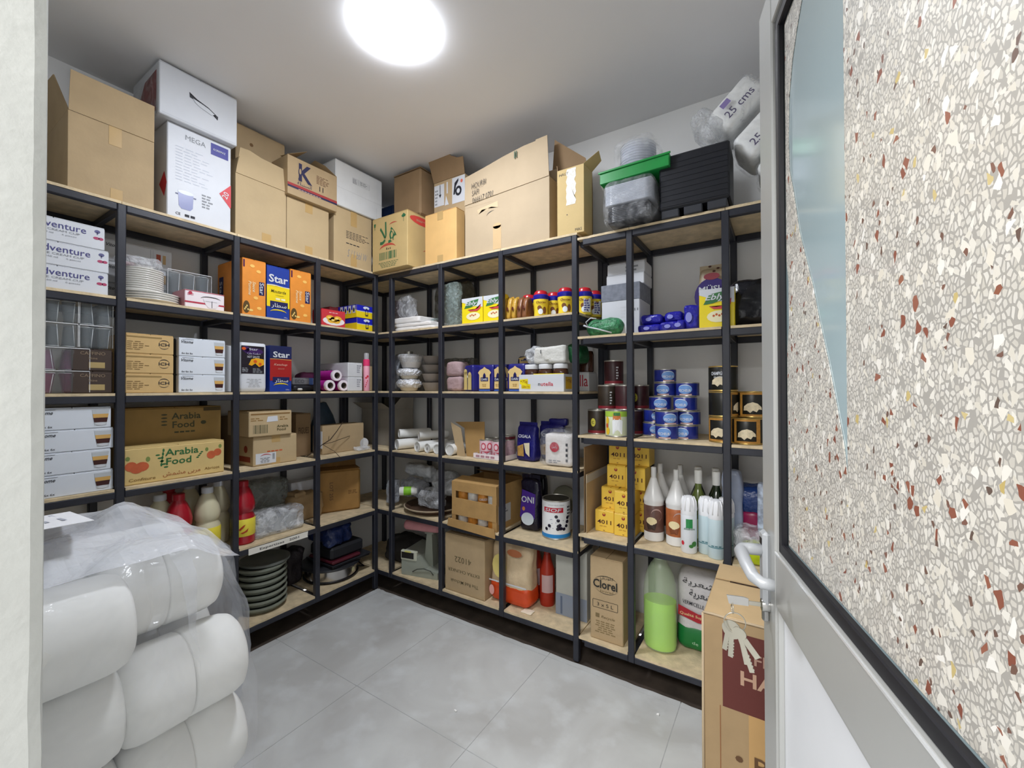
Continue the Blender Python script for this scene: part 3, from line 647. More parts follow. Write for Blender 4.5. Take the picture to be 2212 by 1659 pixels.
def plate(R, nm, lb): 
    t = rt(nm, lb, 'plate', 'L', 0, 0, 0, gp); mesh('plate_body', G().lathe([(0, .003), (R*.62, .002), (R*.66, 0), (R*.7, .002), (R, .014), (R*1.005, .0155), (R, .017), (R*.70, .0055), (R*.6, .005), (0, .005)], 32), PL, t); return t
zc = z+.0006
for i in range(4):
    p = plate(.118, 'dinner_plate', ORD[i]+' large white plate counting up from the bottom of the plate stack'); p.location = place('L', pu+.004, .14, zc+i*.0108)
zc += 4*.0108
for i in range(11):
    p = plate(.086, 'side_plate', ORD[i]+' small white plate counting up from the large plates of the stack'); p.location = place('L', pu-.028, .14, zc+i*.0098)
t = rt('film_bundle', 'crumpled clear film with white napkins lying on top of the plate stack', 'plastic bag', 'L', pu-.04, .06, zc+11*.0098+.008)
mesh('film', G().soft(-.07, .075, 0, .15, 0, .055, .02, 14, .014, 12, 4), FILM2, t); mesh('napkin', G().soft(-.02, .05, .03, .13, .002, .02, .01, 8, .006, 20, 1), pm('#eeeae6', .7), t); mesh('napkin', G().soft(-.065, -.02, .03, .13, .002, .022, .01, 8, .006, 20, 2), pm('#b9909a', .7), t)
def glasspack(lb, r, u, w, z, W, D, H, nx, tint='#6f777c', group=None, inv=False, filmm=None):
    t = rt('glass_pack', lb, 'glasses', r, u, w, z+.0006, group)
    GM = mat(tint, .08, alpha=.30, var=0, kind='glass')
    cw = W/nx
    for i in range(nx):
        R = cw*.46; c = (-W/2+cw*(i+.5), R+.004, .002)
        pr = [(0, 0), (R*.72, 0), (R, H-.012), (R*.93, H-.012), (R*.66, .008), (0, .008)]
        if inv: pr = [(a, H-.010-b) for a, b in pr]
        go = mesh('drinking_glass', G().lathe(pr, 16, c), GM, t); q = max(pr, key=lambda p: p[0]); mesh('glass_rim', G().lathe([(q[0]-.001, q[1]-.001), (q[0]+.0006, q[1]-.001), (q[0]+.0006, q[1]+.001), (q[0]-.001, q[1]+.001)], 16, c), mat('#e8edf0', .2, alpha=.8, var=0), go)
        mesh('glass_glint', G().tube([(c[0]+pr[1][0]*.72, c[1]-pr[1][0]*.70, pr[1][1]+.003), (c[0]+pr[2][0]*.72, c[1]-pr[2][0]*.70, pr[2][1]-.003)], .0014, 5), mat('#e8edf0', .2, alpha=.7, var=0), go)  # pale rim and side streak imitate glints on the glass
    filmwrap(t, -W/2, W/2, 0, cw+.004, 0, H, filmm or mat('#dfe6ea', .1, var=0, alpha=.09, bump=.35, bscale=14, kind='film'), .0015, 14, nx, .01, 10)
    mesh('film_seam', G().box(-W/2-.001, -W/2+.001, -.001, .001, .004, H-.004).box(W/2-.001, W/2+.001, -.001, .001, .004, H-.004).box(-W/2, W/2, -.0008, .0008, H-.003, H), mat('#f2f4f6', .2, var=0, alpha=.7), t)
    return t
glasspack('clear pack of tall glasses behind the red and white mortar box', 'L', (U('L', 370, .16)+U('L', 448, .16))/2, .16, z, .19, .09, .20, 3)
k = carton('mortar_box', 'small white and red box with a mortar drawing on the left rack', 'box', 'L', .03, 398, 484, z, z+.086, .15, mat('#f0e6ea', .5, var=.04), tape=False)
W, H = k.W, k.H
strip(k.t, 0, H*.27, W, H*.36, k.F, pm('#b8324a')); strip(k.t, 0, H*.95, W, H*.985, k.F, pm('#b8324a')); polys(k.t, [[(W*.44, H*.62), (W*.9, H*.62), (W*.84, H*.30), (W*.76, H*.10), (W*.58, H*.10), (W*.50, H*.30)]], k.F, pm('#e9e3e8'), e=.0016); polys(k.t, arc(W*.64, H*.60, W*.26, H*.16, 0, PI, .003)+[rct(W*.66, H*.12, W*.675, H*.5), rct(W*.50, H*.46, W*.8, H*.47)], k.F, INK, e=.0022)
lines(k.t, k.F, W*.06, H*.7, W*.28, H*.85, 2, pm('#c86a80')); polys(k.t, [ell(W*.13, H*.83, .008, .008)], k.F, pm('#b8324a'), e=.0018); strip(k.t, 0, 0, .15, H, k.L, pm('#c2868f'), e=.0006)
# star cartons
OR = pm('#e8923a', .4, var=.14, scale=9); YE = pm('#f1d41c', .4); SB = pm('#1d3c9a', .4); RED = pm('#a3201f', .45); NVY = pm('#1c1f52', .45)
def wave(parent, fr, W, v, th, m, e): polys(parent, [[(W*i/10, v+th*.5*math.sin(i/10*PI*1.6)+th) for i in range(11)]+[(W*(10-i)/10, v+th*.5*math.sin((10-i)/10*PI*1.6)) for i in range(11)]], fr, m, 'printed_band', e)
def mayo(lb, pl, pr, w=.02, H=.305):
    k = carton('sauce_carton', lb, 'box', 'L', w, pl, pr, z, 0, .28, OR, 'orange sauce cartons', H=H, tape=False, bev=.002); W = k.W
    polys(k.t, [rct(W*.70, H*.38, W*.93, H*.62)], k.F, NVY); text(k.t, 'Star', k.F, W*.815, H*.50, WB, w=.065, h=.022, rot=-90, e=.0024)
    text(k.t, 'Sauce\nPomme', k.F, W*.40, H*.48, pm('#f7e6b8'), w=.075, h=.038, rot=-90, shear=.2, e=.002); polys(k.t, [rct(W*.03, H*.84, W*.10, H*.97)], k.F, pm('#5c1d40'))
    polys(k.t, [ell(W*.5+W*.30*a, H*b, W*.10, H*.028) for a, b in ((.6, .80), (.7, .14), (-.3, .88), (.2, .32))], k.F, pm('#f6c267'), 'printed_picture', e=.0014)
    polys(k.t, [ell(W*.17, H*.14, W*.14, H*.11)], k.F, pm('#5a4420'), 'printed_picture', e=.0014); polys(k.t, [ell(W*(.10+.045*i), H*(.10+.03*(i % 3)), W*.03, H*.018) for i in range(4)]+[ell(W*.36, H*.09, W*.09, H*.02)], k.F, pm('#f0cf7a'), 'printed_picture', e=.002)
    polys(k.t, [rct(.02, H*.3, .07, H*.75)], k.L, NVY); text(k.t, 'Star', k.L, .045, H*.52, WB, w=.09, h=.03, rot=-90, e=.0024); return k
mayo('orange sauce carton at the left of the blue and yellow mustard carton', 522.5, 573.5); mayo('orange sauce carton at the right of the blue and yellow mustard carton', 626.5, 671.5)
k = carton('mustard_carton', 'blue and yellow mustard carton between the two orange cartons', 'box', 'L', .02, 575.5, 624.8, z, 0, .28, SB, H=.297, tape=False, bev=.002); W, H = k.W, k.H
strip(k.t, 0, H*.22, W, H*.63, k.F, YE, e=.0007); wave(k.t, k.F, W, H*.60, H*.03, YE, .0011); wave(k.t, k.F, W, H*.62, H*.012, WB, .0015); text(k.t, 'Star', k.F, W*.5, H*.76, WB, w=W*.84, h=H*.15, bold=.04, e=.0024)
text(k.t, 'Moutarde', k.F, W*.5, H*.52, pm('#4b4a1a'), w=W*.66, h=H*.06, shear=.25, e=.0022); text(k.t, 'à l\'ancienne', k.F, W*.55, H*.45, pm('#6b6420'), w=W*.34, h=H*.025, shear=.25, bold=0, e=.0022); lines(k.t, k.F, W*.38, H*.36, W*.86, H*.40, 1, pm('#f5eec0'), e=.002, fill=.9)
polys(k.t, [rct(W*.14, H*.20, W*.92, H*.33)], k.F, NVY, e=.0014); text(k.t, AR_STAR, k.F, W*.52, H*.245, WB, w=W*.66, h=H*.10, bold=.02, e=.0026); polys(k.t, arc(W*.5, H*.12, W*.36, H*.06, .1, PI-.1, .006), k.F, YE, e=.002); text(k.t, '5000 g', k.F, W*.82, H*.035, WB, h=.007, e=.002)
# bay 4: cakes and biscuits
k = carton('cake_box', 'red box with a picture of small yellow cakes on a plate', 'box', 'L', .02, 694.5, 746, z, z+.105, .10, pm('#cf3a44', .4), tape=False); W, H = k.W, k.H
polys(k.t, [ell(W*.5, H*.32, W*.46, H*.26)], k.F, pm('#efe8e8'), 'printed_picture'); polys(k.t, [ell(W*x, H*y, W*.17, H*.15) for x, y in ((.34, .5), (.66, .5), (.5, .42), (.4, .34), (.6, .34))], k.F, pm('#f0b93a'), 'printed_picture', e=.0018); polys(k.t, [ell(W*x, H*y, W*.07, H*.06) for x, y in ((.3, .5), (.62, .5), (.45, .37))], k.F, pm('#fbdc7c'), 'printed_picture', e=.0024); lines(k.t, k.F, W*.3, H*.80, W*.9, H*.88, 1, pm('#f6d0d0'))
def c3(lb, pl, pr, zz, w):
    k = carton('biscuit_box', lb, 'box', 'L', w, pl, pr, zz, 0, .20, YE, 'blue and yellow biscuit boxes', H=.087, tape=False, bev=.002); W, H = k.W, k.H
    strip(k.t, 0, H*.55, W, H*.995, k.F, pm('#1b22b4')); strip(k.t, 0, H*.5, W, H*.56, k.F, WB); text(k.t, 'C3', k.F, W*.62, H*.48, INK, w=H*.62, h=W*.2, rot=-90, e=.0026, bold=.03); polys(k.t, [ell(W*.6, H*.82, W*.2, H*.12)], k.F, pm('#dfe6f4'), e=.0016)
    strip(k.t, 0, 0, .2, H*.6, k.L, YE); strip(k.t, 0, H*.6, .2, H*.995, k.L, pm('#1b22b4')); return k
k = c3('lower blue and yellow biscuit box by the corner post', 771, 805, z, .034); kq = c3('upper blue and yellow biscuit box, stacked on the other', 770, 804, z+.0882, .034)
for i in range(4): polys(kq.t, [rct(.025+i*.045, .03, .055+i*.045, .082)], kq.L, WB, 'printed_picture', e=.002); polys(kq.t, [ell(.04+i*.045, .052, .008, .016)], kq.L, INK, 'printed_picture', e=.003)
k = carton('red_box', 'dark red box standing behind the cake box', 'box', 'L', .23, 712, 731, z, z+.17, .14, pm('#74242a', .5), tape=False); k = carton('red_box', 'orange red box behind the biscuit boxes, on a grey box', 'box', 'L', .25, 733, 755, z+.1212, z+.185, .12, pm('#b2402c', .45), tape=False); k = carton('grey_box', 'plain grey box under the orange red box, left rack', 'box', 'L', .25, 733, 757, z, z+.12, .12, WG, tape=False)

# ================================================================== LEFT RACK, SHELF 3 (z 1.382)
z = LV['L'][2]
h1 = .092
DB = mat('#43352e', .55, var=.1, scale=10)
for i in range(2):
    k = carton('coffee_box', ('lower', 'upper')[i]+' dark brown box with a gold label, left rack third shelf', 'box', 'L', .02, 155, 243, z+.0925*i, 0, .12, DB, 'dark brown boxes with gold labels', H=.092, tape=False); W, H = k.W, k.H
    text(k.t, 'CAFFINO', k.F, W*.5, H*.80, pm('#8d7a63'), w=W*.62, h=.013); text(k.t, 'Shine', k.F, W*.5, H*.58, pm('#8d7a63'), w=W*.22, h=.010); polys(k.t, [rct(W*.40, H*.14, W*.80, H*.40)], k.F, pm('#b09a68', .35), 'gold_label')
gu = lambda a, b: ((U('L', a, .02)+U('L', b, .02))/2, U('L', b, .02)-U('L', a, .02))
gg = 'shrink wrapped packs of drinking glasses'
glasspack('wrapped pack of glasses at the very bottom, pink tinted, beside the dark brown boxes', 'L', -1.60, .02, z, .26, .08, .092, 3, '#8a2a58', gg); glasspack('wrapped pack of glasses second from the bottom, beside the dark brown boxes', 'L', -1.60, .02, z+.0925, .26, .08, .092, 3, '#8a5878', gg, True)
for row in range(2):
    for a, b, q in ((96, 168, 'left'), (171, 243, 'right')):
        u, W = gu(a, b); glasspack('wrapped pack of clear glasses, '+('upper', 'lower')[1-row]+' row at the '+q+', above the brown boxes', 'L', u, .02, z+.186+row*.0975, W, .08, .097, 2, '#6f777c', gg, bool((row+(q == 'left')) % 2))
for i in range(3):
    k = carton('brown_box', ('lowest', 'middle', 'topmost')[i]+' tan box with a round emblem in the stack of three, left rack third shelf', 'box', 'L', .015, 271, 374.5, z+.0885*i, 0, .30, mat('#cfae77', .7, var=.06), 'tan boxes with a round emblem', H=.0880, tape=False, bev=.002); W, H = k.W, k.H
    text(k.t, 'ICH', k.F, W*.79, H*.5, INK, w=.040, h=.014, bold=.03); polys(k.t, arc(W*.79, H*.5, .021, H*.24, .2, PI-.2, .003)+arc(W*.79, H*.5, .021, H*.24, PI+.2, 2*PI-.2, -.003), k.F, INK); lines(k.t, k.F, .004, H*.18, W*.52, H*.66, 5, pm('#80663c'), fill=.35); strip(k.t, .0, H*.80, W*.74, H*.87, k.F, pm('#9a7f4f'))
CO = [('#d9dfe4', 1), ]
def coffeebox(lb, r, w, pl, pr, zz, W=None, u=None, H=.0875, gr='white boxes with a coffee glass picture', D=.20):
    k = carton('coffee_glass_box', lb, 'box', r, w, pl, pr, zz, 0, D, mat('#dfe5ee', .4, var=.03), gr, H=H, tape=False, bev=.002, u=u, W=W); W = k.W
    text(k.t, 'Vitome', k.F, W*.17, H*.78, INK, w=.048, h=.014, shear=.35, bold=.02); strip(k.t, W*.07, H*.90, W*.30, H*.915, k.F, INK); text(k.t, '6x 6x 6x', k.F, W*.17, H*.15, INK, w=.046, h=.009)
    c = W*.86; a = W*.115
    polys(k.t, [[(c-a, H*.86), (c-a*.68, H*.12), (c+a*.68, H*.12), (c+a, H*.86)]], k.F, pm('#c3c8cc'), 'printed_glass'); polys(k.t, [[(c-a*.92, H*.66), (c-a*.83, H*.47), (c+a*.83, H*.47), (c+a*.92, H*.66)]], k.F, pm('#d9ac62'), 'printed_coffee', e=.0016)
    polys(k.t, [[(c-a*.84, H*.48), (c-a*.72, H*.26), (c+a*.72, H*.26), (c+a*.84, H*.48)]], k.F, pm('#3f1a18'), 'printed_coffee', e=.0016); polys(k.t, [ell(c, H*.19, a*.58, H*.07)], k.F, WB, 'printed_glass', e=.0022)
    return k
for i in range(3): coffeebox(('lowest', 'middle', 'topmost')[i]+' white box with a coffee glass, stack of three beside the tan boxes', 'L', .03, 386+(3, 0, 0)[2-i]*0, 486, z+.0885*i)
k = carton('grey_box', 'pale grey box behind the three coffee glass boxes by the post', 'box', 'L', .10, 470, 500, z, z+.25, .22, WG, tape=False); k = carton('gap_shade', 'block added as shade in the gap between tan boxes and coffee glass boxes', 'box', 'L', .06, 376, 385, z, z+.26, .2, pm('#15191c'), tape=False)  # black block added in the gap, standing in for its shade
# hot sauce container
u, W = (U('L', 519, .03)+U('L', 575.5, .03))/2, U('L', 575.5, .03)-U('L', 519, .03)
t = rt('sauce_canister', 'flat white plastic canister with a dark hot sauce label', 'canister', 'L', u, .03, z+.0006); H = .268
mesh('canister_body', G().soft(-W/2, W/2, 0, .10, 0, H, .012, 12), WB, t); F0 = FF(-W/2, -.0004, 0)
polys(t, [rct(W*.03, H*.37, W*.90, H*.93)], F0, pm('#1b1420'), 'label'); polys(t, [ell(W*.5, H*.82, W*.36, H*.07), ell(W*.2, H*.86, W*.14, H*.06)], F0, pm('#3a1a5a'), 'printed_picture', e=.0013); text(t, 'Star', F0, W*.48, H*.865, WB, w=W*.34, h=H*.045, e=.0028); text(t, AR_HOT, F0, W*.5, H*.775, WB, w=W*.5, h=H*.05, e=.0028, bold=0); text(t, 'HOT SAUCE', F0, W*.48, H*.71, WB, w=W*.46, h=H*.045, e=.0028)
polys(t, [[(W*.3, H*.55), (W*.4, H*.66), (W*.6, H*.69), (W*.88, H*.67), (W*.90, H*.56), (W*.7, H*.51), (W*.55, H*.58), (W*.42, H*.53)]], F0, pm('#e8a81c'), 'printed_picture', e=.0016); polys(t, [ell(W*.12, H*.87, W*.08, H*.03), ell(W*.55, H*.62, W*.07, H*.03), ell(W*.74, H*.57, W*.06, H*.03)], F0, pm('#d6571a'), 'printed_picture', e=.0022)
lines(t, F0, W*.06, H*.40, W*.36, H*.50, 4, GREY, e=.0016); lines(t, F0, W*.46, H*.39, W*.88, H*.49, 4, GREY, e=.0016); lines(t, F0, W*.2, H*.10, W*.86, H*.28, 6, pm('#b6b8bd'), cen=True); text(t, '5 kg', F0, W*.12, H*.44, WB, h=.008, e=.003)
k = carton('ketchup_carton', 'dark blue and red ketchup carton beside the white canister', 'box', 'L', .03, 583, 629.5, z, 0, .15, SB, H=.262, tape=False, bev=.002); W, H = k.W, k.H
strip(k.t, 0, H*.72, W, H*.997, k.F, pm('#1b2250'), e=.0008); strip(k.t, 0, H*.24, W, H*.74, k.F, RED, e=.0006); wave(k.t, k.F, W, H*.70, H*.012, pm('#c9a15a'), .0016); text(k.t, 'Star', k.F, W*.52, H*.81, mat('#cfd2d6', .5), w=W*.78, h=H*.13, bold=.04, e=.0024); text(k.t, 'Ketchup', k.F, W*.48, H*.585, pm('#d8a99a'), w=W*.62, h=H*.06, shear=.3, e=.0022)
text(k.t, 'sauce', k.F, W*.5, H*.5, pm('#c98a7a'), w=W*.3, h=H*.025, shear=.3, bold=0, e=.0022); polys(k.t, [rct(W*.12, H*.21, W*.9, H*.32)], k.F, NVY, e=.0014); text(k.t, AR_STAR, k.F, W*.52, H*.235, WB, w=W*.62, h=H*.10, bold=.02, e=.0026); polys(k.t, arc(W*.5, H*.13, W*.34, H*.06, .1, PI-.1, .006), k.F, YE, e=.002); text(k.t, '5000 g', k.F, W*.8, H*.04, WB, h=.007, e=.002)
k = sack('blue_pouch', 'blue and yellow pouch squeezed between canister and ketchup carton', 'pouch', 'L', 576.5, 583, .10, .05, z, .17, pm('#2b3fae', .4), u=U('L', 581, .12), W=.035); mesh('label', G().soft(-.019, .019, -.002, .04, .085, .15, .008, 6), pm('#c9b93a'), k.t)
# dark blurry group right of the ketchup
k = carton('grey_box', 'low grey and blue box lying behind the ketchup carton', 'box', 'L', .14, 632, 690, z+.0412, z+.085, .10, mat('#77777a', .6, var=.2), tape=False); polys(k.t, [rct(k.W*.6, 0, k.W*.75, k.H)], k.F, pm('#4a72b0')); text(k.t, 'ECO', k.F, k.W*.25, k.H*.5, pm('#4c4c50'), h=.022)
t = rt('black_bundle', 'black folded bundle with white edge lying right of the ketchup carton', 'bundle', 'L', U('L', 660, .12), .09, z+.0006); mesh('bundle', G().soft(-.10, .10, 0, .20, 0, .04, .018, 10, .006, 12, 3), mat('#17181f', .5), t); mesh('white_tab', G().soft(-.07, -.04, -.008, .03, .006, .02, .006, 6), pm('#c9c9c9'), t)
t = rt('pink_bag', 'dim pink crumpled bag at the back, left of the pink rolls', 'bag', 'L', U('L', 672, .24), .25, z+.0006); mesh('bag', G().soft(-.06, .08, 0, .1, 0, .125, .03, 10, .008, 10, 3), mat('#7c3a66', .6), t)
# pink film rolls
PKM = mat('#a8178a', .35, var=.1); CORE = mat('#efe9dd', .6)
gr = 'pink cling film rolls'
for i, (px, zz, lb) in enumerate(((714, .036, 'lower left pink cling film roll'), (743, .036, 'lower right pink cling film roll'), (728.5, .101, 'pink cling film roll on top of the other two'))):
    t = rt('film_roll', lb, 'roll', 'L', U('L', px, .03)-.0, .03, z+zz+.001, gr); R = .0345
    mesh('wrapped_film', G().lathe([(R*.62, .012), (R, .012), (R, .21), (R*.6, .21)], 28, axis='y'), PKM, t); mesh('white_end', G().lathe([(R*.60, .02), (R*.60, .0), (R*.98, 0), (R*1.02, .003), (R*1.02, .02), (R*.98, .024)], 28, axis='y'), mat('#f0e6ee', .4), t)
    mesh('core_tube', G().lathe([(R*.60, .002), (R*.56, .002), (R*.50, .06), (R*.50, .20)], 20, axis='y'), mat('#6a5f55', .6), t); mesh('core_plug', G().lathe([(0, .05), (R*.52, .05)], 18, axis='y'), mat('#4a4038', .7), t)
for i in range(2):
    k = carton('foil_box', ('lower', 'upper')[i]+' long white foil box beside the pink rolls', 'box', 'L', .02, 752, 783, z+.0955*i, 0, .36, mat('#d9dadd', .4), 'long white foil boxes', H=.095, tape=False); lines(k.t, k.F, k.W*.6, k.H*.3, k.W*.96, k.H*.9, 4, pm('#8a8c96')); lines(k.t, k.L, .02, .04, .28, .06, 1, pm('#7a6a90'))
k = bottle('spray_can', 'slim pink spray bottle with clear cap by the corner post', 'bottle', 'L', 791.5, .025, z, [(0, 0), (.0195, 0), (.0215, .003), (.0215, .172), (.019, .176), (0, .176)], pm('#f0a9bb', .35), [(0, .262), (.013, .262), (.0165, .255), (.0165, .218)], mat('#d6d6da', .15, alpha=.5), lab=[(.0225, .173), (.0225, .214), (.017, .219), (0, .219)], labm=pm('#e83f74', .35))
f = FC(.0216, a0=k.a); polys(k.t, [ell(-.006+.004*i, .03+.013*i, .0035, .0045) for i in range(4)]+[ell(.008, .10, .007, .008), ell(-.002, .09, .006, .007)], f, pm('#d6283f'), 'printed_picture')
k = carton('cardboard_box', 'cardboard box standing behind the pink spray bottle', 'box', 'L', .05, 796, 809, z, z+.175, .26, KR, tape=False)

# ================================================================== LEFT RACK, SHELF 4 (z .972)
z = LV['L'][3]
for i in range(4):
    u1 = U('L', 243, .02); coffeebox(('lowest', 'second from bottom', 'third from bottom', 'topmost')[i]+' of four white coffee glass boxes nearest the doorway', 'L', .02, 0, 0, z+.0885*i, W=.235, u=u1-.1175+.004*(-1)**i)
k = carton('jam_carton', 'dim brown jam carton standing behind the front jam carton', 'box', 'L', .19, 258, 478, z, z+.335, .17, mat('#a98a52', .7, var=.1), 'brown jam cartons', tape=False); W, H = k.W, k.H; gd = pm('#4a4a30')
text(k.t, 'Arabia\nFood', k.F, W*.62, H*.80, gd, w=W*.30, h=H*.23, bold=.03); polys(k.t, [ell(W*.40, H*(.74+.05*i), W*.03, H*.012) for i in range(4)]+[ell(W*.80, H*.75, W*.03, H*.03)], k.F, gd); lines(k.t, k.F, W*.5, H*.61, W*.76, H*.64, 1, gd, fill=.8); polys(k.t, [rct(W*.80, H*.93, W*.99, H*.985)], k.F, pm('#5a4a2a'), 'tape')
k = carton('jam_carton', 'front brown jam carton with green lettering and apricot pictures', 'box', 'L', .035, 269, 485, z, 1.136, .14, mat('#d8bd7e', .65, var=.06), 'brown jam cartons', tape=False); W, H = k.W, k.H; gd = pm('#2c6b3c')
text(k.t, 'Arabia\nFood', k.F, W*.54, H*.66, gd, w=W*.34, h=H*.46, bold=.025); text(k.t, 'Confiture', k.F, W*.16, H*.13, pm('#8a6a34'), w=W*.24, h=H*.08); text(k.t, AR_JAM, k.F, W*.54, H*.16, pm('#a5552e'), w=W*.38, h=H*.14, bold=0); text(k.t, 'Abricot', k.F, W*.86, H*.18, pm('#8a6a34'), w=W*.17, h=H*.08)
ap = pm('#c8613a', .5, var=.15, scale=30); lf = pm('#7c8c4a')
polys(k.t, [ell(W*.06, H*.50, W*.055, H*.13), ell(W*.155, H*.47, W*.065, H*.13), ell(W*.11, H*.42, W*.06, H*.12), ell(W*.85, H*.58, W*.05, H*.12), ell(W*.92, H*.64, W*.045, H*.11)], k.F, ap, 'printed_fruit'); polys(k.t, [ell(W*.21, H*.66, W*.02, H*.07), ell(W*.03, H*.72, W*.02, H*.06), ell(W*.80, H*.76, W*.018, H*.06), ell(W*.95, H*.82, W*.018, H*.06)], k.F, lf, 'printed_leaf')
polys(k.t, [ell(W*(.30+.02*i), H*(.74-.09*i), W*.022, H*.022) for i in range(5)]+[ell(W*(.355-.005*i), H*(.86-.1*i), W*.010, H*.05) for i in range(5)]+[ell(W*(.70+.015*i), H*(.55+.05*i), W*.015, H*.02) for i in range(4)], k.F, gd, 'printed_leaf')
k = carton('cardboard_box', 'lower plain cardboard box with a white label in the middle of the left rack', 'box', 'L', .035, 547.5, 641.5, z, 1.135, .23, KR2, tape=True, tapeh=.04); W, H = k.W, k.H
polys(k.t, [rct(W*.05, H*.06, W*.50, H*.42)], k.F, WB, 'label', e=.0012); polys(k.t, arc(W*.27, H*.30, W*.12, H*.09, .2, PI-.2, .004), k.F, pm('#c05050'), e=.0024); lines(k.t, k.F, W*.14, H*.10, W*.38, H*.28, 4, GREY, e=.002, cen=True); barcode(k.t, k.F, W*.42, H*.18, W*.47, H*.38, GREY, 5, e=.002); lines(k.t, k.F, W*.30, H*.44, W*.72, H*.50, 1, pm('#cc5a36'), fill=.7); polys(k.t, [rct(.06, .02, .20, .05), ell(.15, .09, .02, .02)], k.L, pm('#8c3a26'))
k = carton('cardboard_box', 'upper cardboard box with barcode and white sticker, stacked off centre', 'box', 'L', .02, 538, 630.5, 1.1362, 1.274, .24, KR2, tape=False); W, H = k.W, k.H
polys(k.t, [[(W*.39, H*.56), (W*.655, H*.58), (W*.645, H*.80), (W*.42, H*.78)]], k.F, WB, 'sticker', e=.0012); barcode(k.t, k.F, W*.09, H*.12, W*.42, H*.46, pm('#6e6a4e'), 18); text(k.t, 'Arabia\nFood', k.F, W*.77, H*.30, pm('#5c5638'), w=W*.28, h=H*.24, bold=.03); strip(k.t, W*.04, H*.86, W*.95, H*.92, k.F, pm('#8a6a40')); lines(k.t, k.F, W*.04, H*.62, W*.36, H*.78, 2, pm('#9c7c4e')); lines(k.t, k.F, W*.7, H*.62, W*.95, H*.8, 2, pm('#9c7c4e'))
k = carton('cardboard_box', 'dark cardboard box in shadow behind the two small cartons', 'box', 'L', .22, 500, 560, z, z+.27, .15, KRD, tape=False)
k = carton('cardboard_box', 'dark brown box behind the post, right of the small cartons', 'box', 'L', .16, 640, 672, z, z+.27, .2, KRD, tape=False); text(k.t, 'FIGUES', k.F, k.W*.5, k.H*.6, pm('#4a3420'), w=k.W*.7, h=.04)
k = carton('cardboard_box', 'long plain cardboard box behind the dry twigs, left rack by the corner', 'box', 'L', .10, 697, 786, z, z+.185, .11, KR, tape=False); mesh('white_strip', G().box(-k.W/2-.006, -k.W/2-.002, 0, .03, .04, .15), WB, k.t)
t = rt('blue_bag', 'dark blue cone shaped bag standing behind the long cardboard box', 'bag', 'L', U('L', 697, .30), .29, z+.0006); mesh('bag', G().lathe([(0, 0), (.10, .01), (.115, .10), (.07, .24), (.02, .33), (0, .335)], 18, (0, .0, 0), sy=.6), mat('#2f4254', .45, var=.3, bump=.6, bscale=20), t)
t = rt('dry_twigs', 'dark forked twigs leaning across the cardboard box to the shelf edge', 'twig', 'L', U('L', 692, .01)+.035, .02, z+.0006)
g = G(); g.tube([(0, .02, .075), (.05, .015, .10), (.11, .03, .15), (.17, .05, .205)], [.003, .003, .0025, .002], 6); g.tube([(0, .02, .075), (.07, .02, .082), (.15, .05, .092), (.24, .075, .102)], .0018, 6); g.tube([(0, .02, .075), (.05, -.030, .03), (.09, -.042, -.02)], .0016, 6); g.tube([(.04, .016, .095), (.042, .014, .125)], .0015, 6); g.tube([(0, .02, .075), (-.05, .03, .04), (-.10, .03, .01)], .0025, 6)
mesh('twig', g, mat('#3a2c1e', .8), t)
t = rt('clear_bag', 'small crumpled clear bag on the shelf edge next to the corner post', 'plastic bag', 'L', U('L', 786, .03), .015, z+.0006); mesh('bag', G().soft(-.05, .05, 0, .07, 0, .03, .012, 12, .008, 18, 6), FILM2, t)
t = rt('white_cup_stack', 'white cup stack lying in the corner behind the corner post', 'cups', 'L', -.04, .14, z+.0006); mesh('cup_sleeve', G().lathe([(0, 0), (.036, .0), (.038, .02), (.034, .20), (0, .20)], 18, (0, -.04, .04), axis='y'), mat('#e9e9ea', .5), t)

# ================================================================== LEFT RACK, SHELF 5 (z .560)
z = LV['L'][4]
def sbottle(lb, px, w, m, label=None, cap=WB, s=1.0, gr='big sauce bottles'):
    P = [(0, 0), (.050, 0), (.056, .006), (.057, .05), (.056, .145), (.048, .158), (.047, .168), (.056, .182), (.057, .21), (.050, .245), (.036, .285), (.0225, .305), (.022, .312), (0, .312)]
    P = [(a*s, b*s) for a, b in P]
    k = bottle('sauce_bottle', lb, 'bottle', 'L', px, w, z, P, m, [(a*s, b*s) for a, b in ((.0225, .306), (.026, .307), (.026, .333), (.023, .337), (0, .337))], cap, gr)
    if label: 
        mesh('label_wrap', G().lathe([(.0572*s, .045*s), (.0585*s, .047*s), (.0585*s, .135*s), (.0572*s, .137*s)], 28), pm('#f1df4a'), k.t); f = FC(.0587*s, a0=k.a)
        polys(k.t, [[(-.02, .085), (.0, .105), (.012, .11), (.004, .095), (-.012, .08)], [(-.012, .066), (.01, .075), (.026, .088), (.02, .07), (.0, .062)]], f, pm('#b8401c' if label == 'r' else '#5a7a3a'), 'printed_picture', e=.002)
    return k
CRM = mat('#d9d2b2', .35, var=.05, coat=.3); RDM = mat('#a81226', .3, var=.08, coat=.4)
sbottle('cream sauce bottle with white cap at the front of the bottle group', 449, .09, CRM, 'g'); sbottle('cream sauce bottle behind the front cream bottle by the post', 471, .22, CRM); sbottle('red sauce bottle between the cream bottles, half hidden by the white bag', 387, .08, RDM, 'r', RDM, .98)
sbottle('cream sauce bottle at the left end of the bottle group', 347, .14, CRM, s=.98); sbottle('cream sauce bottle at the back behind the red bottle', 410, .28, CRM); sbottle('dark red sauce bottle at the back left of the bottle group', 366, .30, RDM, None, RDM); sbottle('red ketchup bottle with a yellow label beside the post and clear bags', 526, .092, RDM, 'r', RDM, 1.0)
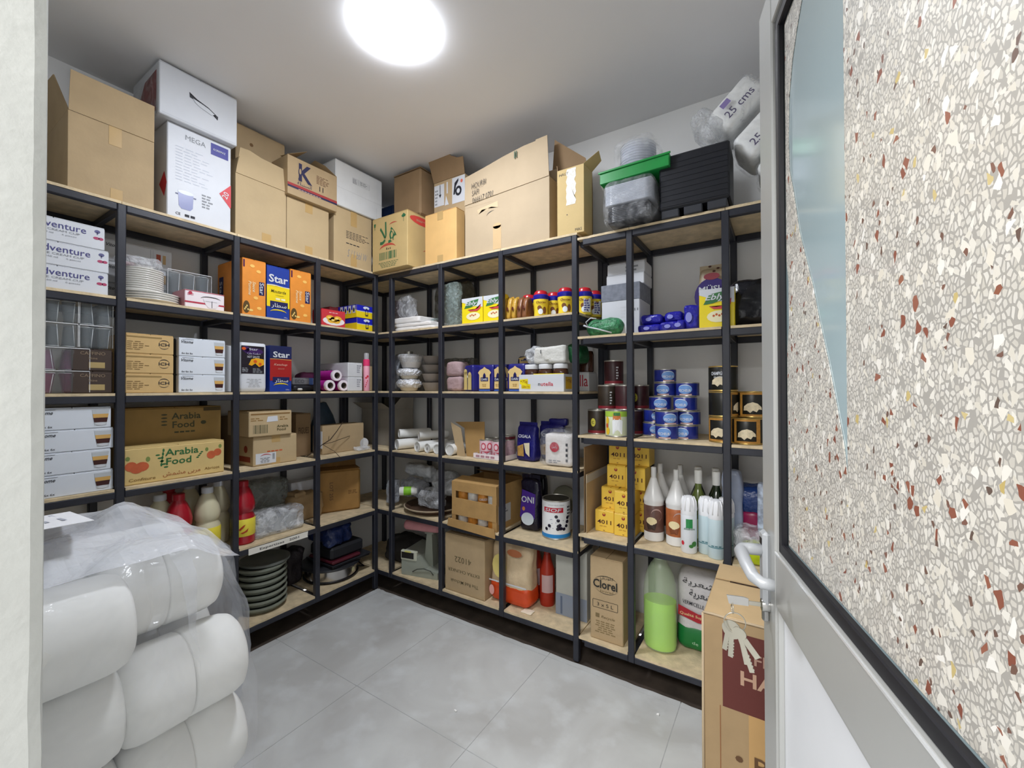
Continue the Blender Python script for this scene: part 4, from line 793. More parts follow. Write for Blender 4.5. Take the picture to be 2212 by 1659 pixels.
t = rt('clear_bag', 'clear bag of plastic tubs on the shelf beside the red ketchup bottle', 'plastic bag', 'L', (U('L', 560, .05)+U('L', 655, .05))/2, .05, z+.0006)
mesh('bag', G().soft(-.145, .145, 0, .14, 0, .14, .03, 16, .012, 10, 8), FILM2, t)
for i in range(3): mesh('plastic_tub', G().lathe([(0, .01), (.035, .01), (.045, .09), (.048, .092)], 18, (-.085+.085*i, .07, .0)), mat('#c2c9cf', .25, alpha=.6), t)
t = rt('grey_container', 'cloudy grey plastic container bag at the back above the clear bag', 'plastic bag', 'L', U('L', 590, .22), .23, z+.0006); mesh('bag', G().soft(-.15, .12, 0, .14, 0, .28, .04, 12, .012, 9, 2), film(.45, .4, '#9a9f9a'), t)
t = rt('paper_bag', 'crumpled brown paper bag beside the clear bag of tubs', 'paper bag', 'L', (U('L', 636, .16)+U('L', 701, .16))/2, .16, z+.0006); mesh('bag', G().soft(-.115, .10, 0, .14, 0, .165, .02, 12, .016, 12, 6), mat('#a08560', .85, var=.15, bump=.8, bscale=16), t); mesh('rolled_rim', G().soft(-.10, -.02, .0, .1, .15, .185, .014, 8, .01, 20, 1), mat('#a08560', .85), t)
k = carton('white_box', 'low white box behind the brown paper bag', 'box', 'L', .28, 630, 690, z+.14, z+.225, .08, WG, tape=False)
kx = carton('grey_box', 'grey box supporting the low white box behind the paper bag', 'box', 'L', .28, 632, 690, z, z+.1385, .08, KRD, tape=False)
k = carton('cardboard_box', 'worn glossy brown cardboard box turned at an angle by the corner post', 'box', 'L', .15, 0, 0, z, 0, .16, KRO, u=-.20, W=.27, H=.285, tape=False, yaw=-26, bev=.012); text(k.t, 'LOT 255', k.F, k.W*.30, k.H*.5, pm('#5a3c18'), w=.12, h=.022, rot=-90); lines(k.t, k.F, k.W*.7, k.H*.4, k.W*.95, k.H*.5, 3, pm('#6a4818')); flap(k, 'back', .06, 10)
# label strip on the rail
a, b = U('L', 538, 0), U('L', 666, 0)
t = rt('shelf_label', 'white paper strip lettered Expertises 2001 on the rail', 'label', 'L', (a+b)/2, -.0006, .512); W = b-a
mesh('paper_strip', G().prism([(-W/2, 0), (W/2, 0), (W/2-.003, .006), (W/2, .034), (-W/2, .034)], .0008, lambda u, v, e: (u, -e, v)), pm('#efece2', .7), t); text(t, 'Expertises   2001', lambda u, v, e=0: (u, -.001-e, v), .0, .016, INK, w=W*.66, h=.016, bold=.01)

# ================================================================== LEFT RACK, BOTTOM SHELF (z .136)
z = LV['L'][5]
OL = mat('#8f9486', .35, alpha=.9, var=.15)
t0 = None; uu = U('L', 566, .17)
for i in range(7):
    lb = ORD[i]+' cloudy grey round plastic tub from the bottom of the nested stack'
    t = rt('plastic_tub', lb, 'tub', 'L', uu, .17, z+.0006+i*.036, 'nested grey plastic tubs'); R = .128
    h0 = .0; mesh('tub_wall', G().lathe([(0, .002), (R*.86, .002), (R*.90, .006), (R*.97, .034), (R*1.03, .0345), (R*1.03, .026), (R*1.045, .025), (R*1.045, .0352), (R*.95, .0355), (R*.88, .008), (0, .006)], 36), OL, t)
t = rt('pan_lid', 'round grey lid with a dark recess on top of the tub stack', 'lid', 'L', uu+.02, .17, z+.0006+7*.036+.002); mesh('lid_disc', G().lathe([(0, 0), (.125, 0), (.132, .004), (.132, .016), (.122, .018), (.11, .010), (0, .010)], 36), mat('#6d716c', .4), t)
t = rt('dark_bag', 'dark crumpled bag in the shadow right of the tub stack', 'bag', 'L', U('L', 640, .25), .25, z+.0006); mesh('bag', G().soft(-.06, .06, 0, .10, 0, .22, .03, 12, .02, 10, 6), mat('#2a2428', .6, var=.3, bump=.6), t)
uu = U('L', 716, .20)
t = rt('electric_pan', 'round steel crepe maker with black hotplate on the bottom shelf', 'crepe maker', 'L', uu, .20, z+.0006)
mesh('foot_ring', G().lathe([(0, .0), (.165, .0), (.175, .008), (.175, .014), (0, .014)], 40), BLK, t); mesh('steel_band', G().lathe([(.160, .012), (.166, .014), (.166, .078), (.160, .080)], 48), mat('#c6c4c2', .22, metal=1, var=.04), t)
mesh('hotplate', G().lathe([(0, .104), (.17, .104), (.188, .098), (.192, .088), (.185, .082), (0, .080)], 48), mat('#2b2c30', .35), t); f = FC(.1665, a0=.35); polys(t, [ell(0, .048, .014, .017)], f, pm('#e6e3b4'), 'sticker'); mesh('power_cord', G().tube([(.15, -.07, .02), (.19, -.10, .01), (.21, -.02, .012), (.24, .05, .03), (.23, .1, .08)], .004), BLK, t)
t = rt('blue_bag', 'shiny dark blue plastic bag piled above the crepe maker', 'plastic bag', 'L', uu-.03, .06, z+.145); mesh('bag', G().soft(-.10, .11, 0, .22, .09, .215, .04, 14, .022, 11, 4, flat=False), mat('#1d2c5a', .2, var=.4, bump=.5), t)
t = rt('black_tray', 'thin rimmed black tray lying on the crepe maker under the blue bag', 'tray', 'L', uu+.03, .03, z+.1055); mesh('tray_body', G().box(-.135, .155, 0, .28, 0, .012, .004).box(-.14, .16, -.006, .286, .012, .022, .003), mat('#23242a', .4), t)
mesh('maroon_folder', G().box(-.135, .08, .0, .26, .024, .044, .006), mat('#521624', .5), t)
mesh('black_pad', G().box(-.13, .12, .02, .26, .045, .125, .015), mat('#1c1d22', .6), t)

# ================================================================== BACK RACK, SHELF 2 (z 1.793)
z = LV['B'][1]
NP = mat('#eeecea', .7, var=.04, bump=.4, bscale=20)
gr = 'pile of white napkin bags'
for i, (a, b, h) in enumerate(((852, 937, .030), (851, 929, .028), (850, 905, .045))):
    sack('napkin_bag', ('lowest', 'middle', 'top')[i]+' white napkin bag in the flat pile beside the corner', 'napkins', 'B', a, b, .05+.01*i, .20, z+(0, .031, .060)[i], h, NP, gr, .005, 14, i, .012, 0, False, 12)
t = rt('clear_bag', 'upright crumpled clear bag standing on the white napkin pile', 'plastic bag', 'B', U('B', 868, .10), .10, z+.107); mesh('bag', G().soft(-.075, .07, 0, .1, 0, .165, .03, 14, .018, 12, 12), FILM2, t)
t = rt('glass_jug', 'greenish glass measuring jug lying on its side at the back', 'jug', 'B', U('B', 925, .22), .22, z+.052); GLS = mat('#9fb0ae', .1, alpha=.55, var=0)
mesh('jug_body', G().lathe([(0, -.06), (.045, -.06), (.05, -.05), (.05, .09), (.047, .09), (.045, -.05), (0, -.052)], 22, axis='x'), GLS, t); mesh('jug_stem', G().lathe([(.012, -.16), (.012, -.06)], 12, axis='x'), GLS, t)
t = rt('clear_bag', 'tall clear plastic bag folded upright left of the yellow boxes', 'plastic bag', 'B', U('B', 973, .08), .07, z+.0006); mesh('bag', G().soft(-.06, .065, 0, .06, 0, .285, .02, 14, .010, 12, 2), film(.30, .45, '#a9bab6'), t)
t = rt('dark_bag', 'translucent dark bag hanging in folds behind the yellow boxes', 'plastic bag', 'B', U('B', 985, .26), .25, z+.0006); mesh('bag', G().soft(-.20, .12, 0, .09, 0, .34, .03, 14, .014, 10, 5), film(.5, .4, '#4d4a3c'), t)
t = rt('dark_film', 'dark clear film bundle in the corner slot beside the corner post', 'plastic bag', 'B', .045, .10, z+.0006); mesh('bag', G().soft(-.045, .055, 0, .12, 0, .24, .02, 12, .012, 14, 3), film(.45, .4, '#4a4048'), t)
YB_ = pm('#f4dc1e', .35); 
def wheat(lb, r, w, pl, pr, zz, H):
    k = carton('wheat_box', lb, 'box', r, w, pl, pr, zz, 0, .055, YB_, 'yellow and white grain boxes', H=H, tape=False, bev=.0015); W = k.W
    polys(k.t, [[(0, H*.995), (W, H*.995), (W, H*.60), (W*.6, H*.66), (0, H*.86)]], k.F, WB, 'printed_band'); polys(k.t, [[(W*.12, H*.60), (W*.30, H*.86), (W*.82, H*.92), (W*.72, H*.70), (W*.40, H*.62)]], k.F, pm('#3f7a46'), e=.0014)
    text(k.t, 'Ebly', k.F, W*.46, H*.76, WB, w=W*.58, h=H*.20, shear=.3, bold=.03, e=.0026); polys(k.t, [[(W*.28, H*.55), (W*.5, H*.52), (W*.78, H*.56), (W*.92, H*.72), (W*.90, H*.56), (W*.74, H*.46), (W*.42, H*.47)]], k.F, pm('#cf4a48'), e=.0018)
    polys(k.t, [ell(W*.55, H*.28, W*.33, H*.15)], k.F, pm('#f4edc4'), 'printed_plate', e=.0014); polys(k.t, [ell(W*(.42+.08*i), H*(.30+.03*(i % 2)), W*.035, H*.03) for i in range(4)], k.F, pm('#c9622e'), 'printed_food', e=.002); return k
wheat('left yellow and white grain box on the back rack', 'B', .03, 998, 1043, z, .158); wheat('right yellow and white grain box, partly behind the post', 'B', .033, 1044.5, 1088, z, .158)
PA = mat('#c79c3c', .35, var=.25, scale=40, bump=.3, bscale=60)
for i, px in enumerate((1092, 1103, 1114, 1126, 1137)):
    k = sack('pasta_pack', ('first', 'second', 'third', 'fourth', 'fifth')[i]+' upright clear pasta pack from the post, back rack second shelf', 'pasta', 'B', 0, 0, .03, .11, z, .145-.004*i, PA if i < 3 else mat('#8a5a3a', .35, var=.3, scale=40), 'upright pasta packs', .003, 18, i, .012, .5, True, 8, u=U('B', px, .06), W=.030)
    polys(k.t, [ell(0, .06, .006, .012)], lambda u, v, e=0: (u, -.002-e, v), pm('#5a2418'), 'label')
def choco(lb, px, w, s=1):
    R = .041*s; u = U('B', px, w); t = rt('cocoa_jar', lb, 'jar', 'B', u, w, z+.0006, 'cocoa powder jars')
    p = place('B', u, w, z); a = math.atan2(CX-p[0], -(CY-p[1]))
    mesh('jar_body', G().lathe([(0, 0), (R*.92, 0), (R*.96, .004), (R*.93, .02), (R*.90, .04), (R*1.0, .075), (R*1.04, .095), (R*.98, .103), (0, .103)], 28), pm('#f0d43c', .35), t)
    mesh('collar', G().lathe([(R*1.03, .098), (R*1.08, .102), (R*1.08, .120), (R*1.0, .124), (0, .124)], 28), pm('#1f1f9c', .3), t); mesh('lid', G().lathe([(R*1.0, .122), (R*.98, .132), (R*.8, .145), (R*.4, .152), (0, .153)], 28), mat('#c4202e', .25, coat=.4), t)
    f = FC(R*1.04, a0=a); text(t, 'Chocao', f, 0, .080, pm('#7a2a1a'), w=.055, h=.014, bold=.03); polys(t, [ell(-.008, .048, .012, .014), ell(.02, .035, .010, .02)], FC(R*.985, a0=a), pm('#7a4a24'), 'printed_picture', rings=2, e=.002); polys(t, [ell(-.002, .028, .013, .016)], FC(R*.985, a0=a), pm('#e8eef4'), 'printed_picture', rings=2, e=.003)
    return t
for px, w, lb in ((1169, .075, 'front cocoa jar in the middle, red domed lid'), (1143, .13, 'cocoa jar left of the front one, beside the pasta'), (1197, .15, 'cocoa jar right behind the front one'), (1222, .085, 'cocoa jar partly hidden by the tall middle post')):
    choco(lb, px, w)
for px, w, lb in ((1263, .14, 'cocoa jar seen right of the tall middle post'), (1285, .24, 'rearmost cocoa jar seen right of the tall middle post')):
    t = choco(lb, px, w); f = FC(.0425, a0=.55); polys(t, [rct(-.01, .012, .028, .085)], f, pm('#dfe0e4'), 'label', rings=2, e=.0022); lines(t, f, -.008, .02, .026, .08, 5, pm('#3a3c8c'), e=.004)

# ================================================================== BACK RACK, SHELF 3 (z 1.380)
z = LV['B'][2]
def bowl(lb, px, w, zz, R=.1, H=.06, m=None, foil=False, gr=None):
    t = rt('wrapped_bowl', lb, 'bowl', 'B', U('B', px, w), w, z+zz+.0006, gr); m = m or mat('#d8cdb8', .5)
    mesh('bowl_body', G().lathe([(0, .0), (R*.62, .0), (R*.70, .006), (R*.98, H*.9), (R*.93, H*.9), (R*.64, .01), (0, .01)], 28), m, t)
    if foil:
        g = G(); v = []; f = []; n = 40
        for i in range(7):
            for k in range(n):
                a = 2*PI*k/n; q = i/6; rr = R*(.86+.22*math.sin(q*PI))+random.uniform(-.004, .004); v.append((rr*math.cos(a), rr*math.sin(a), H*(.30+.70*q)+random.uniform(-.002, .002)))
        for i in range(6):
            for k in range(n): f.append((i*n+k, i*n+(k+1) % n, (i+1)*n+(k+1) % n, (i+1)*n+k))
        g.add(v, f, False); mesh('foil_cover', g, ALU, t); mesh('foil_top', G().lathe([(0, H*.98), (R*.5, H*1.01), (R*.88, H)], 24), ALU, t)
    return t
gr = 'stack of foil wrapped bowls'
bowl('lowest foil topped bowl in the stack on the back rack', 884, .13, 0, .082, .082, None, True, gr); bowl('middle foil covered bowl in the stack on the back rack', 884, .13, .086, .082, .072, None, True, gr)
t = bowl('top bowl wrapped in clear film on the foil bowls', 888, .13, .162, .088, .090, mat('#c9c6c4', .4), False, gr); mesh('film_cover', G().lathe([(.050, .0), (.09, .07), (.092, .088), (.085, .094), (0, .090)], 28), FILM2, t)
t = rt('small_jar', 'small silver capped jar standing behind the foil bowls', 'jar', 'B', U('B', 883, .30), .30, z+.0006); mesh('jar_body', G().lathe([(0, 0), (.03, 0), (.032, .27), (0, .27)], 20), mat('#55504e', .3, var=.4, scale=50), t); mesh('cap', G().lathe([(.032, .268), (.033, .30), (0, .302)], 20), TIN, t)
gr = 'bowls nested behind the foil stack'
for i in range(4): bowl(('lowest', 'second', 'third', 'top')[i]+' dim bowl of the stack right behind the foil bowls', 934, .22, i*.062, .075, .066, mat('#8c8580', .4), False, gr)
for i in range(2): sack('sugar_bag', ('lower', 'upper')[i]+' pinkish paper bag beside the blue and yellow tins', 'bag', 'B', 963, 995, .09, .10, z+.096*i, .095, mat('#b59a9c', .6, var=.12, bump=.4), 'two pinkish paper bags', .006, 14, i+3, .02, 0, False)
t = rt('dark_film', 'dark film bag lying across the pinkish bags', 'plastic bag', 'B', U('B', 985, .2), .20, z+.19); mesh('bag', G().soft(-.12, .11, 0, .12, -.03, .035, .02, 12, .01, 12, 3, flat=False), film(.5, .4, '#55544e'), t)
t = rt('foil_bundle', 'crumpled silver foil bundle in the corner slot beside the corner post', 'foil', 'B', .045, .10, z+.0006); mesh('foil', G().soft(-.05, .055, 0, .12, 0, .26, .02, 14, .012, 16, 3), mat('#8f949c', .3, metal=.7, var=.4, bump=.9, bscale=40), t)
def dari(lb, px, w, W=.115, H=.16, zz=0, yaw=0, dark=False):
    k = sack('couscous_bag', lb, 'bag', 'B', 0, 0, w, .07, z+zz, H, pm('#23227a' if not dark else '#1a1840', .35, var=.12), 'blue and cream couscous bags', .002, 12, px, .014, .35, False, 10, u=U('B', px, w), W=W, yaw=yaw)
    f = lambda u, v, e=0: (u, -.0016-e, v); cr = pm('#e6c888', .45); h = H
    polys(k.t, [[(-W*.34, h*.10), (W*.34, h*.10), (W*.34, h*.62), (W*.42, h*.70), (W*.30, h*.80), (W*.10, h*.86), (0, h*.92), (-W*.10, h*.86), (-W*.30, h*.80), (-W*.42, h*.70), (-W*.34, h*.62)]], f, cr, 'printed_arch'); polys(k.t, [rct(-W*.24, h*.38, W*.24, h*.52), [(-W*.10, h*.5), (W*.10, h*.5), (W*.08, h*.62), (0, h*.70), (-W*.08, h*.62)]], f, pm('#1c1c5c'), e=.002); text(k.t, 'DARI', f, 0, h*.45, WB, w=W*.36, h=h*.085, bold=.03, e=.0034)
    lines(k.t, f, -W*.2, h*.18, W*.2, h*.30, 2, pm('#b89250'), e=.002, cen=True); strip(k.t, -W*.36, h*.015, W*.36, h*.07, f, pm('#3f62b8'))
    return k
dari('rightmost but hidden blue and cream couscous bag behind the post', 1076, .06); k = dari('blue and cream couscous bag, second from the left', 1047, .04); dari('blue and cream couscous bag right of the post, beside the white jar tray', 1113, .04, yaw=2); dari('narrow blue bag turned sideways just right of the post', 1093, .07, .06); dari('dark blue bag behind the white jar tray', 1139, .16, .13, dark=True)
t = rt('couscous_bag', 'blue and cream couscous bag at the left, turned to show its seam', 'bag', 'B', U('B', 1012, .04), .035, z+.0006, 'blue and cream couscous bags', yaw=-28)
mesh('pouch', G().soft(-.06, .06, 0, .085, 0, .16, .014, 10, .002, 12, 6), pm('#23227a', .35, var=.12), t); f = lambda u, v, e=0: (u, -.0016-e, v); polys(t, [rct(-.055, .01, -.006, .12), rct(.004, .01, .056, .10), ell(-.032, .12, .024, .018), ell(.03, .10, .025, .018)], f, pm('#e6cf86'), 'printed_arch'); polys(t, [ell(0, .09, .008, .008)], f, WB, e=.002)
t = dari('dark blue bag lying on top of the others', 1135, .2, .12, .05, .165, dark=True)
# jar tray
k = carton('jar_tray', 'white cardboard tray of chocolate spread jars with a yellow sticker', 'box', 'B', .03, 1121, 1218, z, z+.094, .19, WB, tape=False, closed=False); W, H = k.W, k.H
polys(k.t, [[(W*.02, H*.72), (W*.21, H*.75), (W*.21, H*.42), (W*.27, H*.44), (W*.27, H*.16), (W*.06, H*.18), (W*.06, H*.42), (W*.02, H*.45)]], k.F, pm('#f2e01c'), 'sticker', e=.0012); text(k.t, '+75g', k.F, W*.12, H*.58, pm('#a0651c'), w=W*.16, h=H*.20, e=.0024); text(k.t, 'GRATIS', k.F, W*.165, H*.28, pm('#a0651c'), w=W*.18, h=H*.14, e=.0024)
text(k.t, 'n', k.F, W*.468, H*.41, INK, w=W*.045, h=H*.15); text(k.t, 'utella', k.F, W*.64, H*.445, pm('#c8243c'), w=W*.27, h=H*.225); polys(k.t, [rct(.02, H*.15, .10, H*.85)], k.R, pm('#c9a01a'), 'sticker'); text(k.t, '+75g', k.R, .06, H*.6, pm('#7a4a1c'), w=.06, h=H*.22, e=.0024)
mesh('yellow_edge', G().box(-W*.17, W/2-.002, .004, .008, H, H+.004), pm('#f2dc2a'), k.t)
JB = mat('#4a2a1c', .15, var=.12, coat=.5)
def nut(lb, u, w, zz): 
    t = rt('spread_jar', lb, 'jar', 'B', u, w, zz, 'chocolate spread jars'); mesh('jar_glass', G().lathe([(0, 0), (.040, 0), (.044, .004), (.044, .10), (.041, .115), (.036, .122), (0, .122)], 26, sy=.85), JB, t); mesh('lid', G().lathe([(.040, .121), (.041, .123), (.041, .144), (.038, .147), (0, .147)], 26, sy=.9), pm('#eef0f4', .35), t); return t
for i in range(3): nut(('left', 'middle', 'right')[i]+' chocolate spread jar in the front row of the white tray', k.u-W/2+.052+i*.091, .03+.055, z+.0052)
for i in range(2): nut(('left', 'right')[i]+' chocolate spread jar in the back row of the white tray', k.u-W/2+.10+i*.091, .03+.138, z+.0052)
k = carton('jar_box', 'grey white box with red letters seen behind the tall middle post', 'box', 'B', .24, 0, 0, z, 0, .12, WG, u=1.400, W=.16, H=.11, tape=False); text(k.t, 'ella', k.F, k.W*.72, k.H*.55, pm('#b0283c'), w=k.W*.5, h=k.H*.6); nut('chocolate spread jar on the box behind the tall middle post', 1.44, .30, z+.1115)
t = rt('white_pack', 'crumpled white paper pack lying on the jar lids', 'pack', 'B', U('B', 1190, .06), .05, z+.1545); mesh('pack', G().soft(-.105, .09, 0, .16, 0, .095, .014, 12, .008, 10, 5), mat('#d9d8d2', .75, bump=.4), t); polys(t, [rct(-.055, .055, -.05, .075)], lambda u, v, e=0: (u, -.008-e, v), INK, 'pen_mark'); mesh('film_tail', G().soft(-.16, -.08, .0, .12, 0, .10, .02, 12, .016, 16, 2), FILM2, t)
t = rt('green_bag', 'green plastic bag beside the white paper pack', 'bag', 'B', U('B', 1232, .10), .10, z+.155); mesh('bag', G().soft(-.035, .06, 0, .14, 0, .11, .03, 10, .01, 12, 7), mat('#1d5c36', .35, var=.2, bump=.5), t)

# ================================================================== BACK RACK, SHELF 4 (z .975)
z = LV['B'][3]
CUPW = mat('#f3f3f0', .4, var=.03)
gr = 'white cup sleeves lying on the back rack'
def sleeve(lb, px, w, R=.034, L=.22, zz=0, yaw=0, u=None, mark=False):
    t = rt('cup_sleeve', lb, 'cups', 'B', U('B', px, w) if u is None else u, w, z+R+zz+.001, gr, yaw=yaw)
    mesh('cup_stack', G().lathe([(0, .006), (R*.86, .006), (R*.98, 0), (R, .004)]+[(R*(.985-.02*(i % 2)), .012+.009*i) for i in range(int(L/.009))]+[(R*.84, L+.01), (0, L+.012)], 24, axis='y'), CUPW, t)
    mesh('cup_bottom', G().lathe([(0, .004), (R*.78, .004), (R*.80, .0)], 20, axis='y'), mat('#dcdcda', .5), t)
    if mark: polys(t, [rct(-.003, -.012, .003, .006)], lambda u, v, e=0: (u, -.001-e, v), INK, 'pen_mark')
    return t
sleeve('leftmost white cup sleeve next to the corner posts', 857, .035, .036, .24, 0, -18); sleeve('white cup sleeve with a pen mark near its rim', 901, .03, .034, .24, 0, -10, mark=True)
sleeve('white cup sleeve right of the marked one', 923, .035, .031, .24, 0, -6, mark=True); sleeve('white cup sleeve partly behind the first slim post', 944, .03, .032, .24, 0, 4); sleeve('rightmost white cup sleeve beside the leaning cardboard', 971, .03, .035, .24, 0, 2)
sleeve('upper white cup sleeve lying across the others by the corner', 862, .10, .032, .22, .070, -30); sleeve('second upper white cup sleeve at the back of the pile', 905, .13, .030, .20, .066, -30)
k = carton('grey_box', 'open cardboard box with spread flaps deep in the corner, coloured grey for shade', 'box', 'B', .14, 0, 0, z, 0, .22, mat('#9c958a', .75, var=.1), u=-.19, W=.33, H=.27, tape=False, closed=False); flap(k, 'front', .10, 60); flap(k, 'right', .11, 25, cut=[(0, 0), (.22, 0), (.18, .10), (.06, .10)]); flap(k, 'back', .08, 0)  # the corner's shade is put into this box's grey colour
# leaning cardboard
t = rt('folded_cardboard', 'bent cardboard flap leaning open behind the red and white tins', 'cardboard', 'B', U('B', 1000, .10), .06, z+.0006)
mesh('front_panel', G().prism([(-.015, 0), (.05, .0), (.0, .17), (-.085, .205)], .004, lambda u, v, e: (u, v*.1+e, v)), KR, t)
mesh('rear_panel', G().prism([(.05, 0), (.19, .0), (.15, .215), (-.085, .205), (.0, .17)], .004, lambda u, v, e: (u, .012+v*.25+e, v)), mat('#a88552', .75, var=.08), t)
# red white tins on a tray
t = rt('tin_tray', 'low white cardboard tray holding the red and white tins', 'tray', 'B', U('B', 1050, .03)+.012, .036, z+.0006, yaw=-3); W = .235
for b in ((-W/2, W/2, 0, .003, 0, .030), (-W/2, W/2, .197, .20, 0, .03), (-W/2, -W/2+.003, .003, .197, 0, .03), (W/2-.003, W/2, .003, .197, 0, .03)): mesh('tray_side', G().box(*b), pm('#efe6ea', .5), t)
mesh('tray_base', G().box(-W/2, W/2, 0, .2, 0, .003), pm('#efe6ea', .5), t); lines(t, FF(-W/2), .02, .008, .2, .024, 1, pm('#b48a98'), fill=.8)
RW = pm('#e6c4cc', .4, var=.2, scale=60)
for i in range(2):
    for j in range(2):
        k = can('tin', 'red and white tin, '+('left', 'right')[i]+(' front', ' back')[j]+' one in the white tray', 'tin', 'B', 0, .090+.095*j, .044, .108, z+.0036, RW, 'red and white tins', u=U('B', 1050, .03)+.012-.052+.094*i, rim=None)
        if j == 0:
            f = k.F(k.a); polys(k.t, [rct(-.036, .012, .036, .040, 6)], f, pm('#c02c44'), 'printed_band', rings=1, e=.0014); polys(k.t, [ell(-.02, .070, .016, .022), ell(.018, .070, .016, .022)], f, pm('#cc4a5e'), 'printed_fruit', rings=2, e=.0016); polys(k.t, [ell(-.02, .070, .010, .014), ell(.018, .070, .010, .014)], f, pm('#efd0d6'), 'printed_fruit', rings=2, e=.0024); text(k.t, 'ATMI', f, 0, .026, WB, w=.04, h=.012, e=.003)
for i in range(2): can('tin', 'dark red tin behind the post, '+('lower', 'upper')[i]+' of the pair beside the rice bags', 'tin', 'B', 1096, .20, .05, .065, z+.066*i, pm('#7c2c34', .4, var=.2, scale=50), 'dark red tins beside the rice')
# rice bags
def rice(lb, px, w, W, yaw=0, seed=1):
    k = sack('rice_bag', lb, 'bag', 'B', 0, 0, w, .075, z, .225, pm('#1d1c6e', .3, var=.2, bump=.4), 'dark blue rice bags', .006, 11, seed, .02, .55, True, 12, u=U('B', px, w), W=W, yaw=yaw); f = lambda u, v, e=0: (u, -.007+max(0, v-.07)*.11-e, v)
    text(k.t, 'CIGALA', f, 0, .145, WB, w=W*.66, h=.018, bold=.03, e=.003); polys(k.t, [[(-W*.34, .03), (-W*.36, .085), (-W*.05, .10), (W*.0, .03)]], f, pm('#b08a4a', .4, var=.3, scale=60), 'printed_picture'); polys(k.t, [[(-W*.02, .105), (W*.28, .11), (W*.30, .03), (W*.1, .05)]], f, pm('#d9cfae'), 'printed_picture', e=.002)
    return k
rice('front dark blue rice bag leaning beside the slim post', 1133, .10, .135, -6, 1); k = rice('dark blue rice bag behind the white bag with the red circle', 1188, .22, .16, 4, 3); mesh('folded_top', G().soft(-.02, .10, .02, .06, .20, .245, .012, 8, .006, 14, 2), pm('#1d1c6e', .3, var=.2), k.t)
a, b = U('B', 1162, .03), U('B', 1233, .03); W = b-a
t = rt('sugar_pack', 'clear wrapped white sugar pack with a red circle, beside the tall middle post', 'pack', 'B', (a+b)/2, .035, z+.0006)
mesh('paper_pack', G().soft(-W/2+.03, W/2-.004, .012, .12, .003, .175, .015, 10, .004, 9, 2), mat('#e3dfdc', .6, bump=.2), t); f = lambda u, v, e=0: (u, .007-e, v); polys(t, [ell(-.005, .105, .027, .027, 20)], f, pm('#b8283c'), 'logo'); text(t, '\u0633\u0643\u0631', f, -.005, .105, WB, w=.032, h=.016, e=.003, bold=0); lines(t, f, -.04, .02, .05, .04, 2, GREY)
polys(t, [rct(.062, .03+i*.028, .074, .045+i*.028) for i in range(4)], f, INK, 'printed_mark'); filmwrap(t, -W/2, W/2, -.006, .14, 0, .20, FILM, .008, 12, 4, .03, 16)

# ================================================================== BACK RACK, SHELF 5 (z .564)
z = LV['B'][4]
t = rt('round_tray', 'round brown tray filled with crumpled plastic bags, back rack by the corner', 'tray', 'B', .36, .19, z+.0006); mesh('tray_body', G().lathe([(0, 0), (.17, 0), (.20, .03), (.208, .033), (.202, .036), (.17, .008), (0, .008)], 40), mat('#5a4436', .4, var=.2), t)
mesh('tray_rim', G().lathe([(.200, .031), (.210, .030), (.212, .036), (.204, .038)], 40), mat('#b7a58c', .4), t)
gr = 'crumpled clear bags piled in the round tray'
bags = [('crumpled clear plastic bag at the front of the round tray', (.40, .06, z+.038), (-.09, .10, 0, .12, 0, .11), FILMW, 3), ('cloudy clear bag pointing right above the tray', (.46, .14, z+.12), (-.10, .12, 0, .12, 0, .09), film(.55, .3, '#dfe3e8', bump=.4), 4), ('cloudy plastic bag roll at the back of the tray', (.34, .28, z+.16), (-.16, .14, -.04, .06, 0, .09), film(.6, .3, '#e3e6ea', bump=.4), 5),
        ('grey plastic bag under the white one at the left of the tray', (.20, .10, z+.10), (-.09, .08, 0, .12, -.03, .09), film(.5, .4, '#b0b3bc', bump=.5), 6), ('white plastic bag roll high at the left of the tray', (.16, .22, z+.20), (-.10, .16, -.04, .05, 0, .09), mat('#c9ccd0', .3, var=.1, bump=.6), 7)]
for lb, p, b, m, sd in bags:
    t = rt('plastic_bag', lb, 'plastic bag', 'B', p[0], p[1], p[2], gr); mesh('bag', G().soft(*b, .03, 14, .018, 13, sd, flat=False), m, t)
t = rt('bottle_sleeve', 'white roll with a bright green label lying beside the corner post', 'roll', 'B', .165, .045, z+.125, yaw=-50); mesh('roll_body', G().lathe([(0, 0), (.027, 0), (.029, .004), (.029, .12), (0, .12)], 22, axis='y'), mat('#e9e9e4', .5), t); mesh('green_label', G().lathe([(.0292, .03), (.0298, .031), (.0298, .08), (.0292, .081)], 22, axis='y'), pm('#86c92c', .5), t)
t = rt('clear_cup_bag', 'clear bag hanging over the edge in the corner slot', 'plastic bag', 'B', .06, .04, z+.02); mesh('bag', G().soft(-.04, .04, 0, .08, -.0, .17, .02, 14, .010, 16, 8), film(.45, .4, '#cfd4de'), t)
t = rt('cup_cover', 'round white cover standing beside the slim post, right of the tray', 'lid', 'B', .585, .14, z+.14); mesh('lid_disc', G().lathe([(0, 0), (.030, 0), (.032, .01), (0, .012)], 24, axis='y'), mat('#e9eaf0', .4), t); mesh('bag_neck', G().soft(-.05, .06, .014, .12, -.138, .03, .03, 12, .016, 14, 3), film(.3, .5, '#8d8f90'), t)
